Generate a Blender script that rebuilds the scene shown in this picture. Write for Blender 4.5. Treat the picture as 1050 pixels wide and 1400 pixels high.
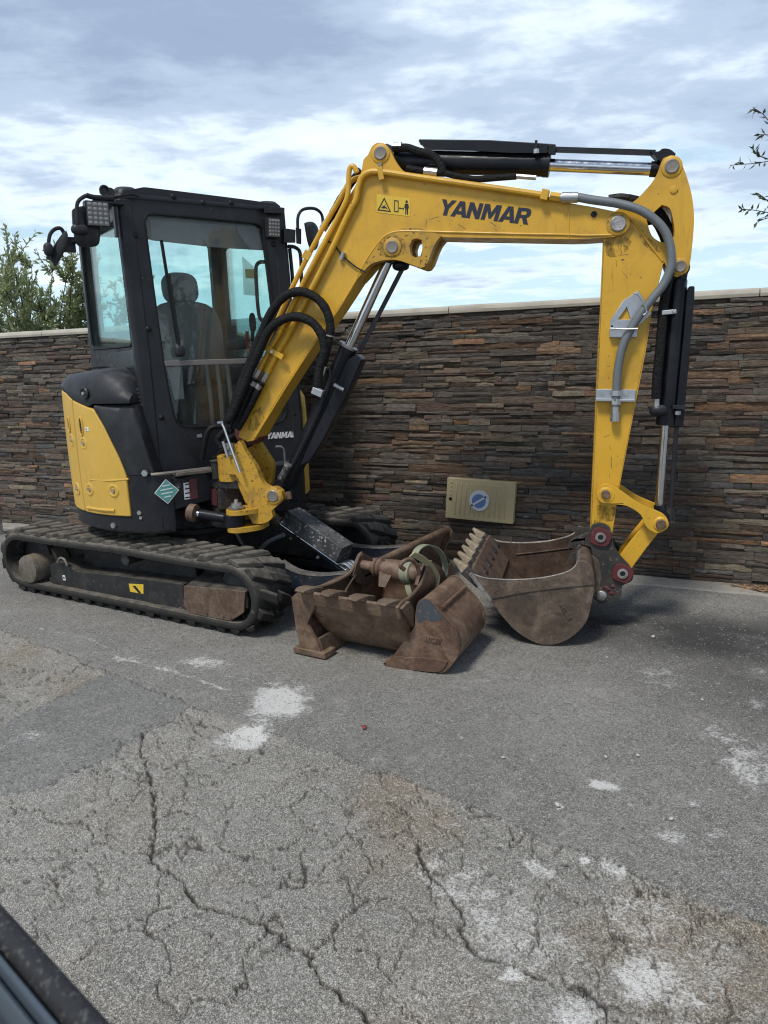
import bpy, bmesh, math, random
import numpy as np
from mathutils import Vector as V, Matrix, noise as mnoise
from mathutils.geometry import tessellate_polygon
random.seed(7)
R = math.radians
scene = bpy.context.scene
for o in list(bpy.data.objects): bpy.data.objects.remove(o)

# ------------------------------------------------------------------ camera
FPX, PITCH, ROLL, EYE = 1030.0, R(11.8), R(1.92), V((0, 0, 1.5))
cF = V((0, math.cos(PITCH), -math.sin(PITCH)))
_u = V((0, math.sin(PITCH), math.cos(PITCH)))
cR = V((1, 0, 0)) * math.cos(ROLL) - _u * math.sin(ROLL)
cU = _u * math.cos(ROLL) + V((1, 0, 0)) * math.sin(ROLL)
cam_d = bpy.data.cameras.new("camera"); cam = bpy.data.objects.new("camera", cam_d)
scene.collection.objects.link(cam)
cam.matrix_world = Matrix(((cR.x, cU.x, -cF.x, 0), (cR.y, cU.y, -cF.y, 0), (cR.z, cU.z, -cF.z, 1.5), (0, 0, 0, 1)))
cam_d.sensor_fit = 'VERTICAL'; cam_d.sensor_height = 36; cam_d.lens = FPX / 1400 * 36
cam_d.clip_start = 0.02; cam_d.clip_end = 2000
cam_d.dof.use_dof = True; cam_d.dof.focus_distance = 4.2; cam_d.dof.aperture_fstop = 13.0
scene.camera = cam

# ------------------------------------------------------------------ sky, sun, exposure
DENOISE = True
SKYK = 0.70
SUN_EL, SUN_AZ = R(58), R(215)          # high thin-cloud sun, behind and to the left of the camera
world = bpy.data.worlds.new("World"); scene.world = world; world.use_nodes = True
wt = world.node_tree; wt.nodes.clear()
def wn(t, **k):
    n = wt.nodes.new(t)
    for a, b in k.items(): setattr(n, a, b)
    return n
def wl(a, b): wt.links.new(a, b)
def wmath(op, a, b=None, clamp=False):
    n = wn('ShaderNodeMath', operation=op, use_clamp=clamp)
    for i, v in enumerate((a, b)):
        if v is None: continue
        if hasattr(v, 'links'): wl(v, n.inputs[i])
        else: n.inputs[i].default_value = v
    return n.outputs[0]
sky = wn('ShaderNodeTexSky', sky_type='NISHITA'); sky.sun_disc = False
sky.sun_elevation = SUN_EL; sky.sun_rotation = SUN_AZ; sky.air_density = 1.0; sky.dust_density = 2.0
geo = wn('ShaderNodeTexCoord'); sep = wn('ShaderNodeSeparateXYZ'); wl(geo.outputs['Generated'], sep.inputs[0])
zc = wmath('ADD', wmath('MAXIMUM', sep.outputs[2], 0.0), 0.13)
comb = wn('ShaderNodeCombineXYZ'); wl(wmath('DIVIDE', sep.outputs[0], zc), comb.inputs[0]); wl(wmath('DIVIDE', sep.outputs[1], zc), comb.inputs[1])
def wnoise(scale, detail, rough, dist=0.0, off=(0, 0, 0), sc=(1, 1, 1)):
    m = wn('ShaderNodeMapping'); m.inputs['Location'].default_value = off; m.inputs['Scale'].default_value = sc
    wl(comb.outputs[0], m.inputs[0]); n = wn('ShaderNodeTexNoise'); n.noise_dimensions = '3D'
    n.inputs['Scale'].default_value = scale; n.inputs['Detail'].default_value = detail
    n.inputs['Roughness'].default_value = rough; n.inputs['Distortion'].default_value = dist
    wl(m.outputs[0], n.inputs[0]); return n.outputs['Fac']
def wramp(f, stops):
    r = wn('ShaderNodeValToRGB'); r.color_ramp.interpolation = 'EASE'
    els = r.color_ramp.elements
    while len(els) < len(stops): els.new(0.5)
    for e, (p, c) in zip(els, stops): e.position = p; e.color = (*c, 1) if len(c) == 3 else c
    wl(f, r.inputs[0]); return r.outputs[0]
big = wnoise(0.55, 4.0, 0.5, 0.2, (1.3, 3.4, 0.0), (0.8, 1.0, 1))
med = wnoise(1.9, 8.0, 0.56, 0.15, (5.2, 1.7, 2), (0.8, 1.1, 1))
fine = wnoise(5.5, 8.0, 0.60, 0.2, (0.2, 4.7, 5), (0.8, 1.1, 1))
# cloud cover: thick sheet overhead, breaking up lower down, clear pale band above the horizon
el = sep.outputs[2]
cover = wmath('ADD', wmath('MULTIPLY', med, 0.55), wmath('MULTIPLY', fine, 0.45))
elr = wramp(el, [(0.0, (0.34,)*3), (0.05, (0.40,)*3), (0.10, (0.52,)*3), (0.20, (0.60,)*3), (0.34, (0.74,)*3), (1.0, (0.78,)*3)])
cov = wmath('ADD', cover, wmath('SUBTRACT', elr, 0.5))
mask = wramp(cov, [(0.42, (0, 0, 0)), (0.60, (1, 1, 1))])
thick = wmath('ADD', wmath('ADD', wmath('MULTIPLY', big, 0.50), wmath('ADD', wmath('MULTIPLY', med, 0.34), wmath('MULTIPLY', fine, 0.16))), wmath('MULTIPLY', wmath('SUBTRACT', el, 0.27), 0.55))
ccol = wramp(thick, [(0.36, (0.84, 0.90, 0.94)), (0.44, (0.64, 0.73, 0.82)), (0.52, (0.37, 0.46, 0.59)), (0.60, (0.255, 0.33, 0.46)), (0.76, (0.195, 0.26, 0.38))])
b1 = wn('ShaderNodeBackground'); b1.inputs[1].default_value = 0.10 * SKYK
hz = wramp(el, [(0.0, (1, 1, 1)), (0.16, (0.55, 0.55, 0.55)), (0.45, (0.1, 0.1, 0.1))])
mixs = wn('ShaderNodeMix', data_type='RGBA'); wl(hz, mixs.inputs[0]); wl(sky.outputs[0], mixs.inputs[6]); mixs.inputs[7].default_value = (5.0, 6.8, 8.0, 1)
wl(mixs.outputs[2], b1.inputs[0])
b2 = wn('ShaderNodeBackground'); b2.inputs[1].default_value = SKYK; wl(ccol, b2.inputs[0])
mx = wn('ShaderNodeMixShader'); wl(mask, mx.inputs[0]); wl(b1.outputs[0], mx.inputs[1]); wl(b2.outputs[0], mx.inputs[2])
wout = wn('ShaderNodeOutputWorld'); wl(mx.outputs[0], wout.inputs[0])

sun_d = bpy.data.lights.new("sun", 'SUN'); sun_d.energy = 1.5; sun_d.angle = R(12); sun_d.color = (1.0, 0.955, 0.885)
sun = bpy.data.objects.new("sun", sun_d); scene.collection.objects.link(sun)
sun_dir = V((math.sin(SUN_AZ) * math.cos(SUN_EL), math.cos(SUN_AZ) * math.cos(SUN_EL), math.sin(SUN_EL)))
sun.rotation_euler = (-sun_dir).to_track_quat('-Z', 'Y').to_euler(); sun.location = sun_dir * 30
vs = scene.view_settings; vs.view_transform = 'Standard'; vs.look = 'None'; vs.exposure = 1.05; vs.gamma = 1.0; vs.use_curve_mapping = False
scene.render.engine = 'CYCLES'
scene.cycles.filter_width = 1.15; scene.cycles.use_denoising = DENOISE; scene.cycles.max_bounces = 8; scene.cycles.transparent_max_bounces = 12

# ------------------------------------------------------------------ where things stand (survey of the place)
Z = V((0, 0, 1))
def ray(px, py): return cF + cR * ((px - 525) / FPX) - cU * ((py - 700) / FPX)
def hit(px, py, p, n):
    d = ray(px, py); return EYE + d * ((p - EYE).dot(n) / d.dot(n))
def gnd(px, py, z=0.0): return hit(px, py, V((0, 0, z)), Z)
def proj(P):
    v = P - EYE; k = v.dot(cF); return (525 + FPX * v.dot(cR) / k, 700 - FPX * v.dot(cU) / k)
class Frame:
    def __init__(s, o, x): s.o = V(o); s.x = V(x).normalized(); s.y = Z.cross(s.x)
    def w(s, x, y, z): return s.o + s.x * x + s.y * y + Z * z
    def W(s, pts): return [s.w(*p) for p in pts]
    def loc(s, P): v = P - s.o; return V((v.dot(s.x), v.dot(s.y), v.z))
    def ty(s, pts, y): return [hit(a, b, s.w(0, y, 0), s.y) for a, b in pts]     # trace on a plane y = const
    def tx(s, pts, x): return [hit(a, b, s.w(x, 0, 0), s.x) for a, b in pts]
    def m(s): return Matrix(((s.x.x, s.y.x, 0, s.o.x), (s.x.y, s.y.y, 0, s.o.y), (0, 0, 1, s.o.z), (0, 0, 0, 1)))
UC = Frame((-1.279, 5.084, 0), (0.856, -0.516, 0))                      # tracks
UP = Frame((-1.279, 5.084, 0), (math.sin(R(35)), -math.cos(R(35)), 0))  # upper works and cab
_g = gnd(757, 883); _b = V((math.cos(R(-15)), math.sin(R(-15)), 0)); _n = Z.cross(_b)
_mid = _g + _n * 0.39; _pv = UP.w(0.75, 0, 0)
BM = Frame(_mid + _b * (_pv - _mid).dot(_b), _b)                        # boom, arm and bucket
_wl = gnd(10, 716); _wr = gnd(905, 792)
WA = Frame(_wl, _wr - _wl)                                              # stone wall, y = 0 is its face

# ------------------------------------------------------------------ mesh and object helpers
COL = scene.collection
WLOC = {}
def setmeta(o, label=None, cat=None, group=None, kind=None):
    if label: o['label'] = label
    if cat: o['category'] = cat
    if group: o['group'] = group
    if kind: o['kind'] = kind
    return o
def empty(name, loc, label, cat, group=None):
    o = bpy.data.objects.new(name, None); COL.objects.link(o); o.location = loc; WLOC[o] = V(loc)
    o.empty_display_size = 0.2
    return setmeta(o, label, cat, group)
def link(name, me, loc, parent=None, mat3=None):
    o = bpy.data.objects.new(name, me); COL.objects.link(o)
    loc = V(loc); WLOC[o] = loc
    if parent is not None:
        o.parent = parent; o.location = loc - WLOC[parent]
    else: o.location = loc
    if mat3 is not None: o.rotation_euler = mat3.to_euler()
    return o
def mk(name, geo, mat, parent=None, bevel=0.0, seg=2, smooth=35, label=None, cat=None, group=None, kind=None, recalc=True):
    """geo = (verts, faces) in world space -> one mesh object whose origin is the middle of its box"""
    vs_, fs = geo
    vs_ = [V(v) for v in vs_]
    lo = V((min(v.x for v in vs_), min(v.y for v in vs_), min(v.z for v in vs_))); hi = V((max(v.x for v in vs_), max(v.y for v in vs_), max(v.z for v in vs_)))
    c = (lo + hi) / 2
    me = bpy.data.meshes.new(name); me.from_pydata([v - c for v in vs_], [], fs)
    if recalc:
        bm = bmesh.new(); bm.from_mesh(me); bmesh.ops.recalc_face_normals(bm, faces=bm.faces); bm.to_mesh(me); bm.free()
    me.materials.append(MT[mat] if isinstance(mat, str) else mat)
    me.polygons.foreach_set('use_smooth', [True] * len(me.polygons))
    o = link(name, me, c, parent)
    if bevel:
        b = o.modifiers.new('bevel', 'BEVEL'); b.width = bevel; b.segments = seg; b.limit_method = 'ANGLE'; b.angle_limit = R(32); b.harden_normals = True
        me.set_sharp_from_angle(angle=R(180))
    else: me.set_sharp_from_angle(angle=R(smooth))
    return setmeta(o, label, cat, group, kind)
def join(*gs):
    vs_, fs = [], []
    for v, f in gs:
        k = len(vs_); vs_ += list(v); fs += [tuple(i + k for i in q) for q in f]
    return vs_, fs
def cr(pts, n=6, closed=False, corner=50):
    """Catmull-Rom through the points, keeping hard corners hard"""
    P = [V(p) for p in pts]; N = len(P); out = []
    def tang(i):
        if not closed and i in (0, N - 1): return (P[1] - P[0]) * 0.5 if i == 0 else (P[-1] - P[-2]) * 0.5
        a, b, c = P[(i - 1) % N], P[i], P[(i + 1) % N]
        if (b - a).length < 1e-9 or (c - b).length < 1e-9: return V((0, 0, 0))
        if corner and (b - a).angle(c - b) > R(corner): return None
        return (c - a) * 0.5
    T = [tang(i) for i in range(N)]
    for i in range(N if closed else N - 1):
        p0, p1 = P[i], P[(i + 1) % N]; L = (p1 - p0)
        t0 = T[i]; t1 = T[(i + 1) % N]
        t0 = L if t0 is None else t0.normalized() * min(t0.length, L.length * 1.2) if t0.length > 0 else t0
        t1 = L if t1 is None else t1.normalized() * min(t1.length, L.length * 1.2) if t1.length > 0 else t1
        for k in range(n):
            s = k / n; s2, s3 = s * s, s * s * s
            out.append(p0 * (2 * s3 - 3 * s2 + 1) + t0 * (s3 - 2 * s2 + s) + p1 * (-2 * s3 + 3 * s2) + t1 * (s3 - s2))
    if not closed: out.append(P[-1])
    return out
def prism(P, d, holes=()):
    """polygon (with holes) pushed along d"""
    loops = [list(P)] + [list(h) for h in holes]; d = V(d)
    flat = [p for l in loops for p in l]; n = len(flat)
    tris = tessellate_polygon(loops)
    vs_ = flat + [p + d for p in flat]; fs = []
    if not holes: fs = [tuple(range(n)), tuple(range(2 * n - 1, n - 1, -1))] if n <= 4 else [tuple(t) for t in tris] + [tuple(i + n for i in reversed(t)) for t in tris]
    else: fs = [tuple(t) for t in tris] + [tuple(i + n for i in reversed(t)) for t in tris]
    k = 0
    for l in loops:
        m = len(l)
        for i in range(m): a, b = k + i, k + (i + 1) % m; fs.append((a, b, b + n, a + n))
        k += m
    return vs_, fs
def basis(d):
    d = V(d).normalized(); a = Z if abs(d.z) < 0.9 else V((1, 0, 0)); u = a.cross(d).normalized(); return d, u, d.cross(u)
def cyl(p0, p1, r, r1=None, n=20, cap=True):
    p0, p1 = V(p0), V(p1); d, u, v = basis(p1 - p0); r1 = r if r1 is None else r1
    c = [(math.cos(2 * math.pi * i / n), math.sin(2 * math.pi * i / n)) for i in range(n)]
    vs_ = [p0 + (u * a + v * b) * r for a, b in c] + [p1 + (u * a + v * b) * r1 for a, b in c]
    fs = [(i, (i + 1) % n, n + (i + 1) % n, n + i) for i in range(n)]
    if cap: fs += [tuple(range(n - 1, -1, -1)), tuple(range(n, 2 * n))]
    return vs_, fs
def lathe(p0, ax, prof, n=24):
    """prof = [(distance along ax, radius)...]"""
    p0 = V(p0); d, u, v = basis(ax); vs_, fs = [], []
    for t, r in prof:
        for i in range(n):
            a = 2 * math.pi * i / n; vs_.append(p0 + d * t + (u * math.cos(a) + v * math.sin(a)) * r)
    for j in range(len(prof) - 1):
        for i in range(n): a, b = j * n + i, j * n + (i + 1) % n; fs.append((a, b, b + n, a + n))
    m = (len(prof) - 1) * n
    fs += [tuple(range(n - 1, -1, -1)), tuple(range(m, m + n))]
    return vs_, fs
def tube(pts, r, n=10, sm=6, rfun=None, closed=False):
    P = cr(pts, sm, closed, 0) if sm else [V(p) for p in pts]; vs_, fs = [], []; N = len(P)
    d0 = (P[1] - P[0]).normalized(); _, u, v = basis(d0)
    for i, p in enumerate(P):
        d = (P[(i + 1) % N] - P[(i - 1) % N]) if closed else (P[min(i + 1, N - 1)] - P[max(i - 1, 0)])
        if d.length < 1e-9: d = d0
        d.normalize(); u = (u - d * u.dot(d)).normalized(); v = d.cross(u)
        rr = r if rfun is None else r * rfun(i / max(1, N - 1))
        for k in range(n): a = 2 * math.pi * k / n; vs_.append(p + (u * math.cos(a) + v * math.sin(a)) * rr)
    for i in range(N if closed else N - 1):
        for k in range(n):
            a, b = i * n + k, i * n + (k + 1) % n; c2, d2 = ((i + 1) % N) * n + (k + 1) % n, ((i + 1) % N) * n + k
            fs.append((a, b, c2, d2))
    if not closed: fs += [tuple(range(n - 1, -1, -1)), tuple(range((N - 1) * n, N * n))]
    return vs_, fs
def hexa(p):  # 8 points: 4 of one end, 4 of the other
    return list(p), [(0, 3, 2, 1), (4, 5, 6, 7), (0, 1, 5, 4), (1, 2, 6, 5), (2, 3, 7, 6), (3, 0, 4, 7)]
def box(fr, a, b):
    (x0, y0, z0), (x1, y1, z1) = a, b
    return hexa(fr.W([(x0, y0, z0), (x1, y0, z0), (x1, y1, z0), (x0, y1, z0), (x0, y0, z1), (x1, y0, z1), (x1, y1, z1), (x0, y1, z1)]))
def bar(p0, p1, wdir, w, t):
    """flat bar between two points; w wide along wdir, t thick"""
    p0, p1 = V(p0), V(p1); d = (p1 - p0).normalized(); a = V(wdir); a = (a - d * a.dot(d)).normalized(); b = d.cross(a)
    return hexa([p + a * (sa * w / 2) + b * (sb * t / 2) for p in (p0, p1) for sa, sb in ((-1, -1), (1, -1), (1, 1), (-1, 1))])
def loft(secs, close=True, caps=True):
    n = len(secs[0]); vs_ = [p for s in secs for p in s]; fs = []
    for j in range(len(secs) - 1):
        for i in range(n if close else n - 1):
            a, b = j * n + i, j * n + (i + 1) % n; fs.append((a, b, b + n, a + n))
    if caps and close: fs += [tuple(range(n - 1, -1, -1)), tuple(range((len(secs) - 1) * n, len(secs) * n))]
    return vs_, fs
def blob(fr, c, s, p=3.0, nu=20, nv=12, rot=None):
    """rounded cushion (superellipsoid) in a frame"""
    vs_, fs = [], []
    f = lambda t: math.copysign(abs(t) ** (2 / p), t)
    for j in range(1, nv):
        ph = -math.pi / 2 + math.pi * j / nv
        for i in range(nu):
            th = 2 * math.pi * i / nu
            q = V((s[0] * f(math.cos(ph)) * f(math.cos(th)), s[1] * f(math.cos(ph)) * f(math.sin(th)), s[2] * f(math.sin(ph))))
            if rot is not None: q = rot @ q
            vs_.append(fr.w(*(q + V(c))))
    for e in (-1, 1):
        q = V((0, 0, e * s[2])); q = rot @ q if rot is not None else q; vs_.append(fr.w(*(q + V(c))))
    for j in range(nv - 2):
        for i in range(nu): a, b = j * nu + i, j * nu + (i + 1) % nu; fs.append((a, b, b + nu, a + nu))
    m = len(vs_)
    fs += [(m - 2, (i + 1) % nu, i) for i in range(nu)] + [(m - 1, (nv - 2) * nu + i, (nv - 2) * nu + (i + 1) % nu) for i in range(nu)]
    return vs_, fs
def arc2(c, r, a0, a1, n=10): return [(c[0] + r * math.cos(R(a0 + (a1 - a0) * i / n)), c[1] + r * math.sin(R(a0 + (a1 - a0) * i / n))) for i in range(n + 1)]
def grow(P, k):
    c = sum(P, V((0, 0, 0))) / len(P); return [c + (p - c) * k for p in P]

# ------------------------------------------------------------------ materials
MT = {}
class NT:
    def __init__(s, name):
        s.m = bpy.data.materials.new(name); s.m.use_nodes = True; s.t = s.m.node_tree; s.t.nodes.clear()
        s.out = s.n('ShaderNodeOutputMaterial'); s.pos = None; MT[name] = s.m
    def n(s, t, **k):
        n = s.t.nodes.new(t)
        for a, b in k.items(): setattr(n, a, b)
        return n
    def l(s, a, b): s.t.links.new(a, b)
    def put(s, inp, v):
        if hasattr(v, 'links'): s.l(v, inp)
        elif isinstance(v, (tuple, list)): inp.default_value = (*v, 1) if len(v) == 3 and inp.type == 'RGBA' else v
        else: inp.default_value = v
    def P(s):
        if s.pos is None: s.pos = s.n('ShaderNodeNewGeometry').outputs['Position']
        return s.pos
    def noise(s, scale, detail=4, rough=0.55, sc=(1, 1, 1), dist=0.0, vec=None):
        m = s.n('ShaderNodeMapping'); m.inputs['Scale'].default_value = sc; s.l(vec or s.P(), m.inputs[0])
        n = s.n('ShaderNodeTexNoise'); s.l(m.outputs[0], n.inputs[0])
        n.inputs['Scale'].default_value = scale; n.inputs['Detail'].default_value = detail; n.inputs['Roughness'].default_value = rough; n.inputs['Distortion'].default_value = dist
        return n.outputs['Fac']
    def vor(s, scale, feature='F1', out='Distance', sc=(1, 1, 1), rand=1.0, vec=None):
        m = s.n('ShaderNodeMapping'); m.inputs['Scale'].default_value = sc; s.l(vec or s.P(), m.inputs[0])
        n = s.n('ShaderNodeTexVoronoi', feature=feature); s.l(m.outputs[0], n.inputs[0]); n.inputs['Scale'].default_value = scale; n.inputs['Randomness'].default_value = rand
        return n.outputs[out]
    def ramp(s, f, stops, mode='LINEAR'):
        r = s.n('ShaderNodeValToRGB'); r.color_ramp.interpolation = mode; e = r.color_ramp.elements
        while len(e) < len(stops): e.new(0.5)
        for q, (p, c) in zip(e, stops):
            q.position = p; c = (c, c, c) if not isinstance(c, (tuple, list)) else c; q.color = (*c, 1)
        s.l(f, r.inputs[0]); return r.outputs[0]
    def mix(s, f, a, b, mode='MIX'):
        n = s.n('ShaderNodeMix', data_type='RGBA', blend_type=mode); s.put(n.inputs[0], f); s.put(n.inputs[6], a); s.put(n.inputs[7], b); return n.outputs[2]
    def math(s, op, a, b=0.0, clamp=False):
        n = s.n('ShaderNodeMath', operation=op, use_clamp=clamp); s.put(n.inputs[0], a); s.put(n.inputs[1], b); return n.outputs[0]
    def attr(s, name, out='Color'): return s.n('ShaderNodeAttribute', attribute_name=name).outputs[out]
    def up(s):
        g = s.n('ShaderNodeNewGeometry'); x = s.n('ShaderNodeSeparateXYZ'); s.l(g.outputs['Normal'], x.inputs[0]); return x.outputs[2]
    def bump(s, h, strength=0.3, dist=0.01):
        n = s.n('ShaderNodeBump'); n.inputs['Strength'].default_value = strength; n.inputs['Distance'].default_value = dist; s.l(h, n.inputs['Height']); return n.outputs[0]
    def bsdf(s, col, rough=0.5, metal=0.0, normal=None, **k):
        b = s.n('ShaderNodeBsdfPrincipled'); s.put(b.inputs['Base Color'], col); s.put(b.inputs['Roughness'], rough); s.put(b.inputs['Metallic'], metal)
        if normal is not None: s.l(normal, b.inputs['Normal'])
        for a, v in k.items(): s.put(b.inputs[a.replace('_', ' ')], v)
        s.l(b.outputs[0], s.out.inputs[0]); return b
def paint(name, col, rough=0.4, dirt=(0.16, 0.13, 0.10), dirt_amt=0.5, fleck=0.66, fleck_col=(0.03, 0.025, 0.02), vary=0.14, dscale=7.0, bump=0.04, dust=0.0, dust_col=(0.30, 0.27, 0.23), spec=0.5):
    m = NT(name)
    c = m.mix(m.noise(3.5, 3), tuple(x * (1 - vary) for x in col), tuple(min(1, x * (1 + vary)) for x in col))
    dm = m.ramp(m.noise(dscale, 9, 0.68, dist=0.4), [(0.48, 0.0), (0.78, dirt_amt)])
    c = m.mix(dm, c, dirt)
    st = m.ramp(m.noise(9, 6, 0.6, sc=(2.2, 2.2, 0.25)), [(0.55, 0.0), (0.8, dirt_amt * 0.5)])
    c = m.mix(st, c, dirt)
    c = m.mix(m.ramp(m.noise(1.6, 6, 0.6), [(0.45, 0.0), (0.72, 0.30)]), c, tuple(min(1, x * 1.12 + 0.012) for x in col))
    c = m.mix(m.ramp(m.noise(48, 3, 0.5, sc=(1, 1, .10), dist=1.5), [(0.67, 0.0), (0.72, 0.5)]), c, tuple(x * 0.5 for x in col))
    if fleck < 1:
        fk = m.ramp(m.noise(55, 3, 0.5), [(fleck, 0.0), (fleck + 0.04, 0.85)]); c = m.mix(fk, c, fleck_col)
    if dust:
        um = m.math('MULTIPLY', m.ramp(m.up(), [(0.35, 0.0), (0.95, 1.0)]), m.ramp(m.noise(14, 6, 0.65), [(0.30, 0.0), (0.65, dust)]))
        c = m.mix(um, c, dust_col)
    rg = m.ramp(m.noise(11, 6, 0.6), [(0.3, max(0.05, rough - 0.10)), (0.75, min(1, rough + 0.22))])
    m.bsdf(c, rg, 0.0, m.bump(m.noise(40, 6, 0.6), bump, 0.004), Specular_IOR_Level=spec)
    return m
paint('yellow', (0.60, 0.335, 0.024), 0.38, (0.19, 0.115, 0.04), 0.60, 0.70, (0.045, 0.03, 0.018), dscale=4.5)
paint('yellow_dirty', (0.48, 0.27, 0.024), 0.5, (0.10, 0.075, 0.05), 0.85, 0.62, (0.07, 0.03, 0.015), dscale=12)
paint('yellow_plastic', (0.60, 0.37, 0.06), 0.45, (0.28, 0.20, 0.08), 0.30, 0.80)
paint('black_paint', (0.0135, 0.0145, 0.018), 0.40, (0.050, 0.050, 0.052), 0.30, 0.72, (0.15, 0.15, 0.15), dust=0.5, dust_col=(0.085, 0.088, 0.092), spec=0.30)
paint('black_plastic', (0.018, 0.019, 0.022), 0.46, (0.060, 0.062, 0.066), 0.5, 0.75, (0.14, 0.14, 0.14), dust=0.6, dust_col=(0.10, 0.103, 0.108), spec=0.30)
paint('cylinder_black', (0.0055, 0.0068, 0.0105), 0.32, (0.03, 0.029, 0.027), 0.35, 0.72, (0.07, 0.07, 0.07), dust=0.3, dust_col=(0.07, 0.07, 0.07), spec=0.28)
paint('frame_black', (0.012, 0.012, 0.0125), 0.6, (0.060, 0.053, 0.043), 0.9, 0.66, (0.11, 0.10, 0.085), dust=0.8, dust_col=(0.12, 0.105, 0.085), bump=0.15)
paint('navy', (0.012, 0.018, 0.032), 0.45, (0.08, 0.065, 0.05), 0.8, 0.66, (0.16, 0.15, 0.13), dust=0.5, dust_col=(0.14, 0.12, 0.10))
paint('guard_black', (0.030, 0.032, 0.034), 0.45, (0.13, 0.13, 0.125), 0.7, 0.60, (0.32, 0.32, 0.31), dscale=16, dust=0.5, dust_col=(0.17, 0.17, 0.165))
paint('red_paint', (0.105, 0.016, 0.020), 0.6, (0.045, 0.030, 0.027), 1.0, 0.62, (0.10, 0.09, 0.085), dscale=14)
paint('coupler_black', (0.030, 0.029, 0.029), 0.5, (0.11, 0.075, 0.055), 0.8, 0.62, (0.16, 0.12, 0.10), dscale=13, bump=0.12)
def rust(name, a, b, cc, rough=0.75, metal=0.0, shine=0.25, dust=(0.25, 0.195, 0.135), dust_amt=0.55, paintcol=None):
    m = NT(name)
    n1 = m.noise(6, 10, 0.68, dist=0.6)
    c = m.ramp(n1, [(0.30, a), (0.48, b), (0.66, cc)])
    c = m.mix(m.ramp(m.noise(30, 6, 0.7), [(0.42, 0.0), (0.72, 0.65)]), c, tuple(x * 0.45 for x in a))
    c = m.mix(m.ramp(m.noise(16, 8, 0.7, sc=(1, 1, 0.35)), [(0.56, 0.0), (0.80, dust_amt)]), c, dust)
    c = m.mix(m.ramp(m.noise(70, 4, 0.6, sc=(1, 1, .12), dist=1.2), [(0.64, 0.0), (0.72, 0.28)]), c, tuple(min(1, x * 2.2) for x in cc))
    c = m.mix(m.ramp(m.noise(120, 3, 0.6), [(0.60, 0.0), (0.70, 0.6)]), c, tuple(x * 0.35 for x in a))
    if paintcol is not None:
        c = m.mix(m.ramp(m.noise(4.5, 5, 0.6), [(0.60, 0.0), (0.64, 0.85)]), c, paintcol)
    um = m.math('MULTIPLY', m.ramp(m.up(), [(0.3, 0.0), (1.0, 1.0)]), m.ramp(m.noise(9, 6, 0.65), [(0.35, 0.0), (0.7, 0.55)]))
    c = m.mix(um, c, dust)
    h = m.math('ADD', m.noise(28, 9, 0.7), m.math('MULTIPLY', m.noise(150, 4, 0.6), 0.35))
    m.bsdf(c, m.ramp(m.noise(13, 6), [(0.3, rough - 0.22), (0.7, rough + 0.1)]), metal, m.bump(h, 0.6, 0.007), Specular_IOR_Level=shine)
rust('rust_bucket', (0.050, 0.035, 0.025), (0.096, 0.068, 0.049), (0.18, 0.135, 0.098), rough=0.62, shine=0.5, paintcol=(0.045, 0.038, 0.034))
rust('rust_brown', (0.066, 0.040, 0.026), (0.135, 0.082, 0.051), (0.235, 0.158, 0.105), rough=0.62, shine=0.5)
rust('rust_red', (0.062, 0.035, 0.023), (0.125, 0.068, 0.043), (0.225, 0.145, 0.095), rough=0.62, shine=0.5)
rust('rust_inside', (0.040, 0.026, 0.019), (0.075, 0.047, 0.034), (0.12, 0.080, 0.058), shine=0.3, dust_amt=0.3)
rust('rust_plate', (0.080, 0.050, 0.034), (0.125, 0.082, 0.058), (0.16, 0.115, 0.085), dust_amt=0.4)
rust('worn_steel', (0.20, 0.185, 0.17), (0.33, 0.31, 0.29), (0.44, 0.42, 0.40), 0.45, 0.6, 0.5, dust_amt=0.25)
rust('tooth_metal', (0.22, 0.17, 0.11), (0.36, 0.29, 0.19), (0.46, 0.40, 0.29), 0.6, 0.15, 0.4, dust_amt=0.25)
rust('wood_grey', (0.085, 0.072, 0.058), (0.14, 0.118, 0.094), (0.19, 0.165, 0.135), dust_amt=0.3)
def plain(name, col, rough=0.5, metal=0.0, nscale=20, vary=0.15, bump=0.05, **k):
    m = NT(name); c = m.mix(m.noise(nscale, 5, 0.6), tuple(x * (1 - vary) for x in col), tuple(min(1, x * (1 + vary)) for x in col))
    m.bsdf(c, m.ramp(m.noise(nscale * 1.7, 5), [(0.3, max(0.03, rough - 0.08)), (0.7, min(1, rough + 0.1))]), metal, m.bump(m.noise(nscale * 5, 4), bump, 0.003), **k); return m
plain('chrome', (0.62, 0.63, 0.65), 0.16, 1.0, bump=0.01)
plain('galvanised', (0.42, 0.44, 0.46), 0.42, 0.8, 30, 0.2)
plain('pin_steel', (0.24, 0.215, 0.185), 0.5, 0.6, 60, 0.35, 0.12)
m = NT('grease'); tr = m.n('ShaderNodeBsdfTransparent'); b_ = m.n('ShaderNodeBsdfPrincipled'); b_.inputs['Base Color'].default_value = (0.030, 0.020, 0.010, 1); b_.inputs['Roughness'].default_value = 0.4
mx = m.n('ShaderNodeMixShader'); m.l(m.ramp(m.noise(26, 7, 0.7, sc=(1, 1, .55)), [(0.44, 0.0), (0.70, 0.42)]), mx.inputs[0]); m.l(tr.outputs[0], mx.inputs[1]); m.l(b_.outputs[0], mx.inputs[2]); m.l(mx.outputs[0], m.out.inputs[0])
plain('zinc', (0.50, 0.50, 0.49), 0.35, 0.9, 40)
plain('hose_grey', (0.150, 0.165, 0.175), 0.45, 0.15, 30, 0.2)
plain('black_rubber', (0.007, 0.007, 0.0075), 0.55, Specular_IOR_Level=0.3)
plain('black_gloss', (0.010, 0.010, 0.012), 0.22)
plain('seat_fabric', (0.19, 0.187, 0.185), 0.85, bump=0.2)
plain('seat_dark', (0.040, 0.040, 0.043), 0.8, bump=0.2)
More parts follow.
